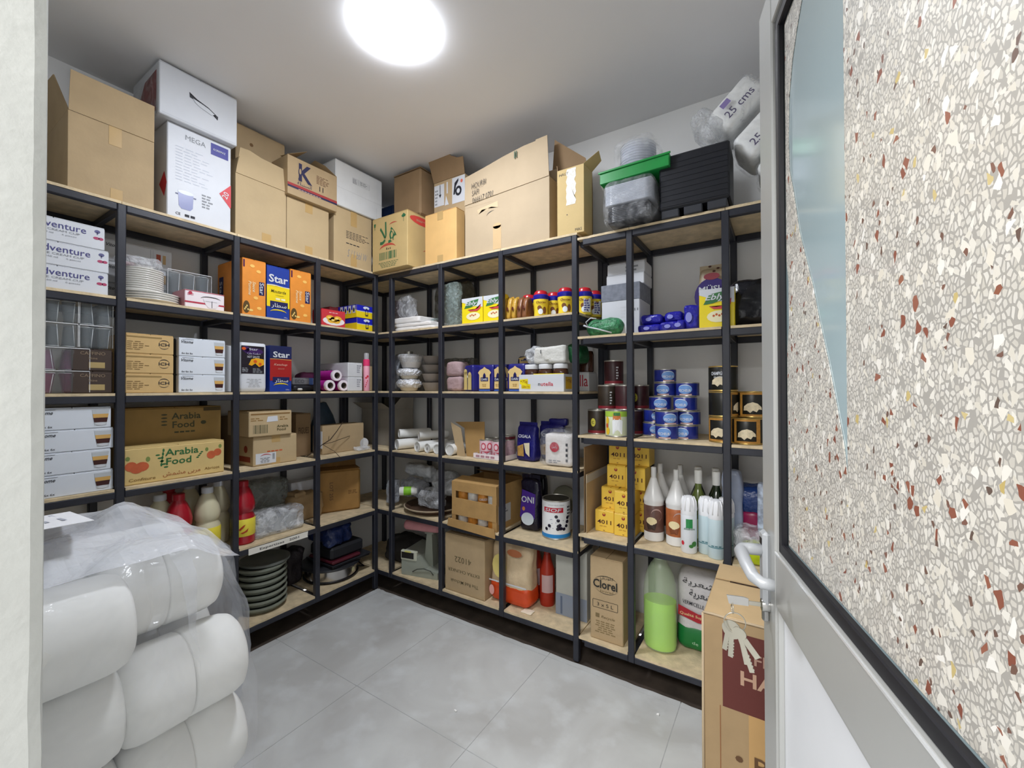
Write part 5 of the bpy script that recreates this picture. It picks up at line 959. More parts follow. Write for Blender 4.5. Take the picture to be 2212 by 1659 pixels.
# perforated display box
k = carton('display_carton', 'brown cardboard display carton with torn openings, back rack fifth shelf', 'box', 'B', .01, 976, 1072, z, z+.262, .33, mat('#c19a62', .75, var=.12, bump=.15, bscale=30), tape=False, closed=False, front=False); W, H = k.W, k.H
FK = mat('#b48f5a', .78, var=.14, bump=.2, bscale=30)
mesh('front_panel', G().prism([(-W/2, H*.78), (W/2, H*.78), (W/2, H), (-W/2, H)], .004, lambda u, v, e: (u, .003-e*1, v)), FK, k.t); mesh('front_panel', G().prism([(-W/2, H*.22), (W/2, H*.22), (W/2, H*.60), (-W/2+.01, H*.62)], .004, lambda u, v, e: (u, .001-e*1, v)), FK, k.t)
mesh('front_panel', G().prism([(-W/2-.02, -.012), (W/2+.004, -.03), (W/2, H*.09), (-W/2-.01, H*.14)], .004, lambda u, v, e: (u, -.018-e*1, v)), FK, k.t); mesh('side_strip', G().box(-W/2, -W/2+.03, .0, .004, 0, H), FK, k.t); mesh('side_strip', G().box(W/2-.03, W/2, .0, .004, 0, H), FK, k.t)
flap(k, 'front', .10, -80); flap(k, 'back', .10, -70); polys(k.t, [rct(.02, H*.15, .15, H*.55)], k.R, WG, 'label'); lines(k.t, k.R, .03, H*.18, .13, H*.5, 5, GREY, e=.002)
for i in range(4):
    for j in range(2):
        c = can('small_jar', 'small white and orange jar inside the display carton, '+('lower', 'upper')[j]+' row, number '+('one', 'two', 'three', 'four')[i]+' from the left', 'jar', 'B', 0, .06, .034, .10, z+.0045+.115*j, pm(('#e2e0da', '#d9903a')[(i+j) % 2], .4, var=.2, scale=50), 'jars inside the display carton', u=k.u-.115+.076*i)
        if i == 2 and j == 1: text(c.t, 'ORISSI', c.F(c.a), 0, .05, WB, w=.05, h=.014, bold=.02, e=.002)
mesh('divider', G().box(-W/2+.006, W/2-.006, .02, .31, .108, .112), FK, k.t)
k2 = sack('coffee_bag', 'dark purple coffee bag with a white oval, fifth shelf of the back rack', 'bag', 'B', 1119, 1160, .125, .085, z, .325, pm('#161229', .25, var=.3, bump=.4), None, .006, 10, 2, .03, .5, True, 12)
f = lambda u, v, e=0: (u, -.006+max(0, v-.06)*.07-e, v); polys(k2.t, [[(-.05, .08), (.05, .08), (.05, .22), (-.04, .24)]], f, pm('#4b2a8c', .3), 'printed_band'); text(k2.t, 'ONI', f, 0, .185, WB, w=.085, h=.036, bold=.03, e=.003); polys(k2.t, [ell(.002, .075, .042, .036, 20)], f, pm('#cfd8e0', .3), 'printed_cup', e=.002); polys(k2.t, [ell(-.026, .13, .010, .012)], f, pm('#c98a4a'), 'printed_mark', e=.002)
sack('coffee_bag', 'dark coffee bag behind the purple one', 'bag', 'B', 1140, 1172, .26, .09, z, .33, pm('#131120', .25, var=.3), None, .006, 10, 6, .03, .5, True, 10)
k = can('olive_can', 'big open white can with black olives and a red band', 'can', 'B', 1200.5, .155, .0805, .215, z, pm('#eceef0', .35)); f = k.F(k.a+.0)
strip(k.t, -.11, .010, .11, .030, f, pm('#1f86cf'), nu=24); strip(k.t, -.075, .150, .040, .176, f, pm('#c01f34'), nu=16, e=.0012); text(k.t, 'SIOF', f, -.018, .163, WB, w=.095, h=.018, bold=.03, shear=.15, e=.003); text(k.t, 'pitted black olives', f, 0, .190, GREY, w=.09, h=.007, bold=0, e=.002)
rnd = random.Random(5); polys(k.t, [ell(-.06+rnd.uniform(0, .11)+.02*j, .052+j*.022+rnd.uniform(0, .012), .0095, .009) for j in range(4) for _ in range(5-j)], f, pm('#1e1a2c', .25), 'printed_olives', e=.0022); polys(k.t, [ell(-.05+rnd.uniform(0, .09), .055+rnd.uniform(0, .06), .003, .002) for _ in range(10)], f, pm('#8c8ca6', .25), 'printed_olives', e=.003)
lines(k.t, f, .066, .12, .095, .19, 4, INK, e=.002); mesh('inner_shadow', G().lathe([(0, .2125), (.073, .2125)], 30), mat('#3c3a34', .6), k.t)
t = rt('can_lid', 'round dull lid leaning behind the olive can', 'lid', 'B', U('B', 1217, .27), .27, z+.0006); g = G().lathe([(0, 0), (.075, 0), (.078, .004), (.078, .008), (0, .008)], 32, axis='y'); g.rot(Matrix.Rotation(math.radians(-12), 4, 'X')); mesh('lid_disc', g.rot(Matrix.Translation((0, 0, .18))), mat('#6e6c5c', .4, metal=.3), t)
k = carton('grey_box', 'low grey box under the leaning lid behind the olive can', 'box', 'B', .26, 1190, 1230, z, z+.10, .10, WG, tape=False)

# ================================================================== BACK RACK, BOTTOM (z .139)
z = LV['B'][5]
SG = mat('#9ea396', .45, var=.08)
t = rt('kitchen_scale', 'grey kitchen scale with a pink tray on the bottom shelf by the corner', 'scale', 'B', .36, .05, z+.0006, yaw=12)
g = G(); g.prism([(-.15, 0), (.13, 0), (.13, .045), (.04, .06), (-.02, .13), (-.15, .15)], .26, lambda u, v, e: (u, e, v)); mesh('base', g, SG, t); mesh('column', G().prism([(-.02, 0), (.05, 0), (.04, .22), (.0, .22)], .07, lambda u, v, e: (u+.01, .06+e, .055+v)), SG, t)
mesh('display_frame', G().box(-.155, -.03, -.006, .02, .10, .165, .006), mat('#c9cbb8', .35), t); mesh('screen', G().box(-.145, -.05, -.008, -.005, .115, .155), mat('#2a2724', .2), t); polys(t, [rct(-.12, .155, -.07, .165)], lambda u, v, e=0: (u, -.0065-e, v), pm('#e6e07c'), 'sticker')
mesh('cable', G().tube([(-.06, -.004, .03), (-.02, -.01, .055), (.03, -.01, .065), (.08, -.006, .055), (.10, -.004, .03)], .003), mat('#4c4f48', .5), t)
mesh('pink_pan', G().soft(-.15, .14, .0, .25, .295, .370, .035, 10, .004, 8, 2, flat=False), mat('#c98a8e', .5, var=.1), t); mesh('pan_support', G().box(-.01, .06, .06, .14, .27, .305, .004), SG, t)
t = rt('dark_bundle', 'dark crumpled cloth bundle behind the kitchen scale in the corner', 'cloth', 'B', .06, .12, z+.0006); mesh('cloth', G().soft(-.14, .10, 0, .22, 0, .16, .04, 12, .02, 10, 4), mat('#34302e', .8, var=.3), t)
k = carton('sauce_carton', 'kraft carton printed upside down with 41022', 'box', 'B', .02, 961, 1046, z, z+.352, .30, KR, tape=False); W, H = k.W, k.H; gi = pm('#6f6448', .7)
text(k.t, '41022', k.F, W*.47, H*.58, gi, w=W*.42, h=H*.10, rot=180, bold=.0); text(k.t, 'EXTRA CHUNKER', k.F, W*.48, H*.38, gi, w=W*.8, h=H*.055, rot=180, bold=.01); text(k.t, 'The Red Michouk', k.F, W*.5, H*.19, gi, w=W*.7, h=H*.06, rot=180, bold=.01)
a, b = U('B', 1054, .05), U('B', 1140, .05); W = b-a
t = rt('flour_bag', 'big flour bag with an orange bottom, standing across the slim post', 'bag', 'B', (a+b)/2, .055, z+.0006)
mesh('bag_body', G().soft(-W/2, W/2, 0, .14, 0, .36, .05, 16, .010, 8, 3, .5), mat('#d6bf9c', .45, var=.15, bump=.3), t); g = G().soft(-W/2-.002, W/2+.002, -.002, .142, 0, .135, .045, 14, .006, 8, 3); mesh('orange_base', g, pm('#cf4a20', .3), t); strip(t, -W*.46, .125, W*.46, .133, lambda u, v, e=0: (u, -.008-e, v), WB, e=.003); polys(t, [ell(-W*.4, .07, .018, .03)], lambda u, v, e=0: (u, -.008-e, v), pm('#e6a8a0'), 'printed_mark'); polys(t, [ell(-W*.2, .22, .05, .07), ], lambda u, v, e=0: (u, -.008-e, v), pm('#e2cf7c'), 'printed_mark'); polys(t, [ell(W*.16, .31, .05, .022)], lambda u, v, e=0: (u, .004-e, v), pm('#b06a44'), 'printed_mark', e=.006)
for px, w, lb in ((1157, .25, 'left'), (1181, .20, 'right')):
    k = bottle('red_bottle', lb+' red spray bottle in the shadow behind the flour bag', 'bottle', 'B', px, w, z, [(0, 0), (.042, 0), (.044, .01), (.044, .2), (.03, .24), (.018, .29), (0, .29)], pm('#a8301e', .35), [(.018, .285), (.02, .29), (.02, .33), (0, .33)], pm('#8a2418', .4), 'red bottles behind the flour bag'); strip(k.t, -.035, .08, .035, .18, FC(.0442, a0=k.a), pm('#c9a8a8'), 'label', nu=8)
t = rt('powder', 'small heap of spilled white flour on the bottom shelf board', 'flour', 'B', U('B', 1135, .03), .06, z+.0003); mesh('powder_heap', G().soft(-.035, .03, -.03, .02, 0, .006, .003, 10, .003, 40, 2), mat('#efe3cc', .9), t)
k = carton('grey_box', 'pale grey carton with a bluish lower band on the bottom shelf', 'box', 'B', .13, 1199, 1266, z, z+.374, .10, mat('#b9bab2', .5, var=.08), tape=False); strip(k.t, 0, 0, k.W, k.H*.32, k.F, pm('#8d97a8')); strip(k.t, k.W*.16, k.H*.02, k.W*.22, k.H*.28, k.F, pm('#5f6d86'), e=.0016)

# ================================================================== RIGHT RACK, SHELF 2 (z 1.663)
z = LV['C'][1]
t = rt('net_bag', 'green net bag tied with white string beside the tall middle post', 'bag', 'B', U('B', 1310, .10), .05, z+.0006)
mesh('net', G().soft(-.10, .10, 0, .12, 0, .095, .045, 16, .008, 14, 2), mat('#3f8a5c', .35, var=.6, scale=45, bump=.8, bscale=60), t)
g = G(); g.tube([(-.075, -.008, .05), (-.03, -.015, .038), (.05, -.012, .012)], .004, 6); g.tube([(-.075, -.008, .05), (-.085, -.015, .075), (-.06, -.012, .095), (-.03, -.01, .09)], .003, 6); g.tube([(-.075, -.008, .05), (-.10, -.012, .06)], .005, 6); mesh('string', g, WB, t)
k = carton('white_box', 'big white box with a dark grey lid edge on the right rack', 'box', 'B', .09, 1300.5, 1383, z, z+.262, .20, WB, tape=False); W, H = k.W, k.H
mesh('lid_rim', G().box(-W/2-.002, W/2+.002, -.002, .2, H*.68, H+.002, .002), mat('#7d828e', .5, var=.25, scale=40), k.t); polys(k.t, [rct(W*.86, H*.46, W*.89, H*.51), rct(W*.93, H*.46, W*.96, H*.51)], k.F, GREY); lines(k.t, k.F, W*.5, H*.35, W*.66, H*.60, 4, pm('#d3d5da'))
k = carton('white_box', 'flat white box lying on the grey lidded box', 'box', 'B', .14, 1311, 1393, z+.2645, z+.325, .15, WG, tape=False); k = carton('white_box', 'topmost white box of the pile on the right rack', 'box', 'B', .15, 1313, 1394, z+.3255, z+.385, .14, WG, tape=False); lines(k.t, k.F, k.W*.5, k.H*.2, k.W*.9, k.H*.8, 2, GREY)
k = carton('white_box', 'white box standing behind the grey lidded box', 'box', 'B', .295, 1350, 1395, z, z+.26, .07, WG, tape=False)
BB = mat('#2422a6', .22, var=.25, scale=20, bump=.6, bscale=40)
gr = 'shiny blue plastic packets'
for i, (a, b, w, z0, h, yw) in enumerate(((1377, 1428, .05, 0, .042, 4), (1383, 1432, .07, .044, .045, -5), (1424, 1472, .045, 0, .045, 3), (1434, 1474, .08, .046, .052, -4), (1460, 1480, .04, 0, .05, 0), (1477, 1512, .055, 0, .115, 0))):
    k = sack('blue_packet', ('lower left', 'upper left', 'lower middle', 'upper middle', 'small', 'upright rightmost')[i]+' shiny blue plastic packet on the right rack', 'packet', 'B', a, b, w, .12, z+z0, h, BB, gr, .005, 16, i, .016, 0, False, 10, yaw=yw)
    polys(k.t, [ell(-.01, h*.5, .014, h*.2)], lambda u, v, e=0: (u, -.006-e, v), pm('#8f94e0'), 'printed_mark')
kx = wheat('yellow and white grain box on the right rack, crossing the slim post', 'B', .033, 1511.5, 1588, z, .172)
k = sack('muesli_bag', 'beige muesli bag with a purple arch behind the yellow box', 'bag', 'B', 1508, 1570, .17, .10, z, .325, mat('#b3a184', .4, var=.25, scale=14), None, .006, 9, 4, .03, .5, True, 12)
f = lambda u, v, e=0: (u, -.006+max(0, v-.06)*.07-e, v); polys(k.t, [ell(.0, .17, .075, .085, 20)], f, pm('#36246e'), 'printed_arch'); text(k.t, 'MÜSLI', f, .0, .205, WB, w=.11, h=.032, bold=.03, e=.004); polys(k.t, [ell(.0, .262, .035, .017)], f, pm('#8c3a44'), 'logo', e=.002); polys(k.t, [ell(.01+.02*math.sin(i*2.1), .285+.012*(i % 3), .007, .005) for i in range(6)], f, pm('#5a3426'), 'printed_food', e=.002)
t = rt('black_bag', 'black plastic bag standing at the right end of the shelf beside the door', 'bag', 'B', U('B', 1628, .08), .07, z+.0006); mesh('bag', G().soft(-.10, .12, 0, .14, 0, .215, .05, 16, .012, 9, 5, .4), mat('#15161d', .22, var=.3, bump=.7, bscale=16), t)

# ================================================================== RIGHT RACK, SHELF 3 (z 1.158)
z = LV['C'][2]
DK = pm('#33291f', .4, var=.3, scale=24); DR = pm('#3a1c20', .35, var=.3, scale=30)
gr = 'dark cans in the pyramid'
H1, R1 = .128, .050
def dcan(lb, px, w, lv, m, dots=True):
    k = can('food_can', lb, 'can', 'B', px, w, R1, H1, z+lv*(H1+.0008), m, gr); f = k.F(k.a)
    strip(k.t, -.06, .006, .06, .020, f, pm('#7c1c28'), nu=16)
    if dots: polys(k.t, [ell(-.022, .062, .013, .022)], f, pm('#c9c04a'), 'printed_mark', rings=2, e=.0014); text(k.t, 'C', f, -.022, .062, INK, h=.014, e=.004)
    else: lines(k.t, f, .012, .03, .026, .10, 5, WG, e=.0016)
    return k
dcan('bottom dark can at the left, yellow oval on its label', 1290, .13, 0, DK); dcan('dark can in the middle tier at the left', 1312, .14, 1, DK, False); dcan('dark can in the middle tier behind the slim post', 1350, .14, 1, DR, False); dcan('dark can on top of the pyramid', 1326, .17, 2, DR, False)
dcan('dark can bottom tier behind the slim post', 1368, .20, 0, DR); dcan('dark can second tier right of the slim post', 1381, .24, 1, DR); dcan('dark can bottom tier hidden behind the green and white can', 1328, .19, 0, DR, False)
k = can('food_can', 'green and white can in front of the dark can pyramid', 'can', 'B', 1332, .062, .0565, .133, z, pm('#d9e0c0', .35)); f = k.F(k.a)
strip(k.t, -.075, .100, .075, .126, f, pm('#a9cf4a'), nu=20); polys(k.t, [rct(-.018, .085, .018, .115, 3)], f, pm('#d07a3a'), 'printed_mark', e=.0018); polys(k.t, [rct(-.015, .105, .015, .120, 3)], f, pm('#2f7a3a'), 'printed_mark', e=.0022); polys(k.t, [[(-.02, .015), (.025, .015), (.028, .08), (.012, .09), (-.012, .09), (-.022, .08)]], f, pm('#eef0f2'), 'printed_mark', rings=2, e=.0016); polys(k.t, [ell(-.048, .03, .012, .02), ell(-.05, .08, .010, .02)], f, pm('#e8c030'), 'printed_fruit', rings=2, e=.002); polys(k.t, [ell(-.052, .055, .008, .012)], f, pm('#cf5a2a'), 'printed_fruit', e=.0024)
# peach tins
gr = 'blue fish tins in the stack'; PB = pm('#1d2c86', .3, var=.35, scale=30, coat=.3)
RP, HP = .0545, .0662
tiers = ('bottom', 'second', 'third', 'fourth', 'top')
for lv, px, w, lb in ((0, 1440, .075, 'front'), (0, 1482, .12, 'right'), (0, 1411, .20, 'rear left'), (1, 1440, .075, 'front'), (1, 1487, .13, 'right'), (1, 1413, .205, 'rear left'), (2, 1426, .13, 'left'), (2, 1480, .115, 'right'), (3, 1437, .165, 'left'), (3, 1485, .15, 'right'), (4, 1437, .165, 'single')):
    k = can('fish_tin', 'blue tin, '+lb+' one in the '+tiers[lv]+' tier of the blue stack', 'tin', 'B', px, w, RP-.002, HP, z+lv*(HP+.0005), PB, gr, lab=(.0, .0)); f = k.F(k.a+random.Random(px+lv).uniform(-.5, .5))
    polys(k.t, [ell(0, .034, .032, .022, 18)], f, pm('#6f9ad6', .35), 'printed_wave', rings=3, e=.0012); text(k.t, 'PECHEUR', f, .0, .028, WB, w=.052, h=.012, bold=.03, e=.003); strip(k.t, -.025, .006, .03, .012, f, pm('#c9a8a0'), 'printed_food', e=.0016, nu=8); polys(k.t, [arc(0, .036, .03, .020, .3, PI-.3, .003, 12)[i] for i in range(12)], f, pm('#dfe8f4'), 'printed_wave', e=.002)
# mushroom cans
gr = 'black and gold mushroom cans'; RM, HM = .060, .112
def mush(lb, px, w, lv, a0=0, top=False, u=None):
    k = can('mushroom_can', lb, 'can', 'B', px, w, RM, HM, z+lv*(HM+.0008), pm('#1b1a14', .35, var=.2), gr, body=mat('#c9a860', .3, metal=.7), u=u); f = k.F(k.a+a0)
    g1, g2 = pm('#b8843a', .4, var=.2, scale=80), pm('#1b1a14', .35)
    if not top: 
        strip(k.t, -.055, .008, -.042, HM-.008, f, g1, nu=3, e=.0012); strip(k.t, .036, .008, .056, HM-.008, f, g1, nu=4, e=.0012); strip(k.t, -.055, HM-.014, .056, HM-.006, f, g1, nu=14, e=.0012); strip(k.t, -.055, .006, .056, .014, f, g1, nu=14, e=.0012)
    polys(k.t, [[(-.036, .030), (-.034, .048), (-.020, .060), (0, .066), (.018, .060), (.032, .046), (.034, .034), (.022, .036), (.014, .024), (0, .030), (-.010, .020), (-.022, .030)]], f, pm('#e2d3b2', .5, var=.15, scale=90), 'printed_mushroom', rings=3, e=.0014)
    if top: text(k.t, 'CHAMPIGNONS', f, 0, .078, WB, w=.075, h=.016, bold=.04, e=.003); text(k.t, 'ENTIERS', f, 0, .062, WB, w=.05, h=.006, e=.003)
    return k
mush('bottom can of the left mushroom can column', 1562, .10, 0, -.35); mush('middle can of the left mushroom can column, turned sideways', 1562, .10, 1, 1.3); mush('top can of the left mushroom can column', 1562, .10, 2, -.2, True)
mush('lower mushroom can at the right beside the door', 1613, .085, 0); mush('upper mushroom can at the right beside the door', 1626, .12, 1); 

# ================================================================== RIGHT RACK, SHELF 4 (z .654)
z = LV['C'][3]
t = rt('cardboard_sheet', 'tall cardboard sheet standing along the side of the tall middle post', 'cardboard', 'B', 1.545, .035, z+.0006); mesh('sheet', G().box(0, .004, .0, .35, 0, .30, .001), KR, t); mesh('grey_tape', G().prism([(.0, .255), (.35, .262), (.35, .298), (.0, .295)], .0012, lambda u, v, e: (.0042+e, u, v)), mat('#b6b2aa', .5), t)
t = rt('cardboard_sheet', 'shorter cardboard sheet behind the taped sheet, reaching the shelf above', 'cardboard', 'B', 1.534, .035, z+.0006); mesh('sheet', G().box(0, .004, .0, .35, 0, .44, .001), KRD, t)
CY4 = pm('#f0c84e', .45)
def tea(lb, px0, w, lv, u=None):
    a = U('B', px0, w); k = carton('tea_box', lb, 'box', 'B', w, 0, 0, z+lv*.1125, 0, .11, CY4, 'yellow tea boxes numbered 4011', u=a+.05, W=.100, H=.112, tape=False, bev=.002); W, H = k.W, k.H
    text(k.t, '4011', k.F, W*.50, H*.46, pm('#4a1a1c'), w=W*.74, h=H*.19, bold=.02); polys(k.t, [ell(W*.48, H*.80, W*.09, H*.085)], k.F, pm('#9c3a34'), 'logo'); polys(k.t, [ell(W*.48, H*.84, W*.06, H*.04)], k.F, pm('#e6a83c'), 'logo', e=.0018); lines(k.t, k.F, W*.25, H*.24, W*.75, H*.30, 1, pm('#c99a3c'), fill=.7); polys(k.t, [ell(W*.48, H*.07, W*.05, H*.025)], k.F, pm('#a8803a')); return k
for lb, p, w, lv in (('front left yellow tea box in the bottom row', 1284.5, .10, 0), ('front yellow tea box beside it in the bottom row, cut by the post', 1325, .085, 0), ('yellow tea box in the bottom row right behind the slim post', 1362, .20, 0), ('left yellow tea box in the second row', 1298, .14, 1), ('front yellow tea box in the second row, cut by the post', 1326, .088, 1), ('rear yellow tea box in the second row', 1362, .20, 1),
                    ('left yellow tea box in the third row', 1310.5, .17, 2), ('right yellow tea box in the third row', 1350, .15, 2), ('left yellow tea box in the top row', 1314.5, .20, 3), ('right yellow tea box in the top row', 1360, .21, 3)):
    tea(lb, p, w, lv)
WP = mat('#e3e3e2', .35, var=.03, coat=.2)
def topping(lb, px, w, m, c2, s=1.0):
    P = [(0, 0), (.043, 0), (.047, .004), (.047, .185), (.049, .190), (.049, .200), (.045, .212), (.015, .300), (.013, .303), (0, .303)]
    k = bottle('topping_bottle', lb, 'bottle', 'B', px, w, z, [(a*s, b*s) for a, b in P], WP, [(a*s, b*s) for a, b in [(.012, .30), (.013, .302), (.0125, .352), (.010, .354), (0, .354)]], mat('#d3d3d1', .4), 'white dessert topping bottles')
    mesh('label_wrap', G().lathe([(.0472*s, .045*s), (.0478*s, .046*s), (.0478*s, .172*s), (.0472*s, .173*s)], 28), m, k.t); f = FC(.048*s, a0=k.a); polys(k.t, [ell(-.012, .098, .026, .020), ], f, pm('#ecdcae'), 'printed_dessert', rings=3); polys(k.t, [[(-.038, .092), (.014, .092), (.004, .056), (-.028, .056)]], f, c2, 'printed_cup', rings=2, e=.0018); polys(k.t, arc(.012, .13, .026, .030, -1.2, 3.6, .006), f, pm('#b89a92'), 'printed_swirl', e=.0016); return k
topping('front chocolate topping bottle, brown label', 1411, .135, pm('#6e5048', .35, var=.35, scale=18), pm('#3c2c26')); topping('front caramel topping bottle, orange label', 1459.5, .125, pm('#b5683c', .35, var=.3, scale=18), pm('#7c4424')); topping('rear topping bottle behind the chocolate one', 1425, .26, pm('#5c4440', .35), pm('#3c2c26')); topping('rear topping bottle behind the caramel one', 1468, .27, pm('#5c4440', .35), pm('#3c2c26'))
def spray(lb, px, w, m, green=False):
    k = bottle('cream_can', lb, 'spray can', 'B', px, w, z, [(0, 0), (.032, 0), (.0345, .004), (.0345, .168), (.033, .172), (0, .172)], m, None, None, 'whipped cream spray cans')
    g = G(); g.lathe([(.0335, .170), (.0345, .174), (.0335, .20), (.030, .232), (.024, .248), (.012, .254), (0, .255)], 24); mesh('cap', g, pm('#eef0f4', .3), k.t)
    for i in range(10):
        a = 2*PI*i/10; x, y = math.cos(a), math.sin(a); mesh('cap_ridge', G().tube([(x*.0335, y*.0335, .19), (x*.031, y*.031, .23), (x*.023, y*.023, .25)], .003, 6), pm('#f6f7fa', .3), k.t)
    f = FC(.0347, a0=k.a)
    if green: polys(k.t, [rct(-.012, .115, .016, .155, 3)], f, pm('#2f8a4c'), 'logo', e=.001); text(k.t, 'elle&vire', f, .002, .112, pm('#1f6a3a'), w=.045, h=.010, shear=.2, e=.002); polys(k.t, [ell(.024, .045, .012, .012), ell(.010, .035, .010, .008)], f, pm('#3f7a3a'), 'printed_leaf', e=.001); polys(k.t, [ell(-.028, .045, .008, .010)], f, pm('#c8283a'), 'printed_fruit', e=.001)
    else: strip(k.t, -.04, .048, .04, .052, f, pm('#5a8a94'), nu=10); lines(k.t, f, -.02, .054, .03, .060, 1, pm('#4a7a84'), fill=.8)
    return k
LBm = pm('#c3d6dc', .3); spray('whipped cream spray can with a green logo', 1486, .055, pm('#dfe3e8', .3), True); spray('pale blue spray can, front one by the slim post', 1545, .050, LBm); spray('pale blue spray can left behind the front one', 1524, .085, LBm); spray('pale blue spray can right behind the front one', 1566, .11, LBm)
GB = mat('#1d2a14', .1, var=.1, coat=.5)
for px, w, lb, m in ((1507, .17, 'front left', mat('#6a7a3a', .1, alpha=.85, coat=.5)), (1507, .26, 'rear left', GB), (1546, .17, 'front right', GB), (1545, .26, 'rear right', GB)):
    k = bottle('glass_bottle', lb+' tall glass bottle with a white cap behind the spray cans', 'bottle', 'B', px, w, z, [(0, 0), (.034, 0), (.037, .006), (.037, .20), (.032, .225), (.017, .262), (.0145, .27), (.0145, .345), (0, .345)], m, [(.0148, .29), (.018, .292), (.018, .350), (.015, .354), (0, .354)], pm('#dcdcd8', .4), 'tall glass bottles'); strip(k.t, -.035, .04, .035, .13, FC(.0372, a0=k.a), pm('#b8c08c'), 'label', nu=10)
t = rt('blue_white_bag', 'blue and white plastic bag at the right end of the shelf above the handle', 'bag', 'B', U('B', 1618, .16), .16, z+.0006)
mesh('bag', G().soft(-.10, .14, 0, .14, 0, .30, .05, 14, .012, 9, 3), mat('#1c3c7c', .25, var=.5, scale=8, bump=.4), t); mesh('white_film', G().soft(-.11, -.03, -.03, .05, .03, .37, .02, 12, .012, 10, 5), mat('#a9b4cc', .3, alpha=.8, var=.2), t); mesh('patterned_pack', G().soft(.03, .15, -.05, -.002, .10, .33, .012, 10, .004, 10, 5, flat=False), mat('#c3d0ec', .35, var=.5, scale=55), t); polys(t, [ell(.07, .16, .008, .03), ], lambda u, v, e=0: (u, -.055-e, v), pm('#2f5fb8')); mesh('red_patch', G().soft(-.03, .04, -.012, .02, .05, .19, .01, 8, .006, 12, 2), pm('#8c1c4c', .3), t)
t = rt('yellow_bag', 'bright yellow green wrapper in a clear bag behind the door handle', 'plastic bag', 'B', U('B', 1634, .03), .03, z+.0006); mesh('wrapper', G().soft(-.06, .09, 0, .08, 0, .09, .02, 12, .014, 14, 4), mat('#c9dc2a', .3, var=.35, scale=12), t); mesh('clear_film', G().soft(-.09, .10, 0, .12, 0, .14, .03, 12, .012, 12, 7), FILM2, t)

# ================================================================== RIGHT RACK, BOTTOM (z .134)
z = LV['C'][4]
k = carton('bleach_carton', 'tall narrow kraft carton printed Clorel 3 x 5 L', 'box', 'B', .03, 1273, 1343.5, z, .546, .17, KR, tape=False); W, H = k.W, k.H; bi = pm('#2b2a26', .6)
text(k.t, 'Clorel', k.F, W*.47, H*.685, bi, w=W*.74, h=H*.105, bold=.045, e=.003); polys(k.t, [((W*.50+W*.38*math.cos(a)*q, H*.675+H*.105*math.sin(a)*q)) for q in (1,) for a in ()] and [] or arc(W*.5, H*.69, W*.38, H*.10, .45, PI-.3, .003)+arc(W*.5, H*.67, W*.38, H*.10, PI+.3, 2*PI-.2, -.003), k.F, bi); text(k.t, AR_CLOR, k.F, W*.52, H*.765, bi, w=W*.40, h=H*.045, bold=.0); text(k.t, 'Jawel', k.F, W*.5, H*.60, pm('#7c6a48'), w=W*.42, h=H*.03)
polys(k.t, [rct(W*.09, H*.385, W*.84, H*.390), rct(W*.09, H*.480, W*.84, H*.485), rct(W*.08, H*.39, W*.095, H*.48), rct(W*.835, H*.39, W*.85, H*.48)], k.F, bi); text(k.t, '3 x 5 L', k.F, W*.47, H*.435, bi, w=W*.50, h=H*.042, bold=.0, e=.003)
polys(k.t, [rct(W*.17, H*.27, W*.29, H*.32)], k.F, pm('#7c6a48')); text(k.t, 'Recycle', k.F, W*.55, H*.285, pm('#7c6a48'), w=W*.42, h=H*.04, shear=.3, bold=.02); lines(k.t, k.F, W*.10, H*.09, W*.86, H*.245, 6, pm('#8a7650'), cen=True)
# green liquid bottle: clear jug with coloured liquid inside
u = U('B', 1423, .13); t = rt('detergent_bottle', 'big translucent bottle half filled with bright green liquid', 'bottle', 'B', u, .13, z+.0006); k = 1.0
P = [(0, 0), (.060, 0), (.074, .010), (.078, .03), (.078, .27), (.074, .32), (.062, .365), (.042, .405), (.024, .43), (.020, .448), (0, .448)]
mesh('bottle_body', G().lathe(P, 36, sx=1, sy=.8), mat('#d3e6c6', .2, alpha=.30, var=.05, coat=.4), t); mesh('cap', G().lathe([(.021, .432), (.024, .434), (.024, .455), (0, .457)], 24), pm('#d7e6cc', .4), t)
mesh('green_liquid', G().lathe([(0, .004), (.058, .004), (.071, .012), (.0755, .03), (.0755, .235), (0, .235)], 36, sx=1, sy=.78), mat('#b4f03c', .3, var=.08, scale=8), t)
k = sack('noodle_bag', 'big white, red and green vermicelli bag beside the green bottle', 'bag', 'B', 1457, 1556, .17, .15, z, .385, mat('#d9d6d8', .35, var=.1, bump=.3), None, .006, 8, 4, .05, .4, False, 14); W = k.W
f = lambda u, v, e=0: (u-W/2, -.007+max(0, v-.15)*.10-e, v); mesh('green_base', G().soft(-W/2-.002, W/2+.002, -.003, .153, 0, .135, .045, 14, .004, 8, 4), pm('#1c7a3c', .35), k.t)
polys(k.t, [[(.012, .17), (W*.5, .150), (W-.01, .155), (W-.01, .195), (W*.5, .19), (.012, .215)]], f, pm('#b01c2c'), 'printed_band', e=.002); text(k.t, 'Qualité Supérieure', f, W*.5, .175, pm('#efd9a0'), w=W*.8, h=.016, rot=-3, e=.004); text(k.t, 'VERMICELLE MOYEN', f, W*.55, .228, pm('#2a2a34'), w=W*.8, h=.017, rot=-6, e=.004); text(k.t, AR_VERM, f, W*.55, .275, pm('#2a2a34'), w=W*.5, h=.04, rot=-4, bold=.01, e=.004); text(k.t, ar('\uFEB7\uFECC\uFEAE\uFEF3\uFE94'), f, W*.5, .325, pm('#2a2a34'), w=W*.7, h=.035, rot=-4, bold=0, e=.004); text(k.t, 'de 10 kg', f, W*.62, .045, pm('#9cc8a4'), w=W*.5, h=.020, rot=-6, e=.005)

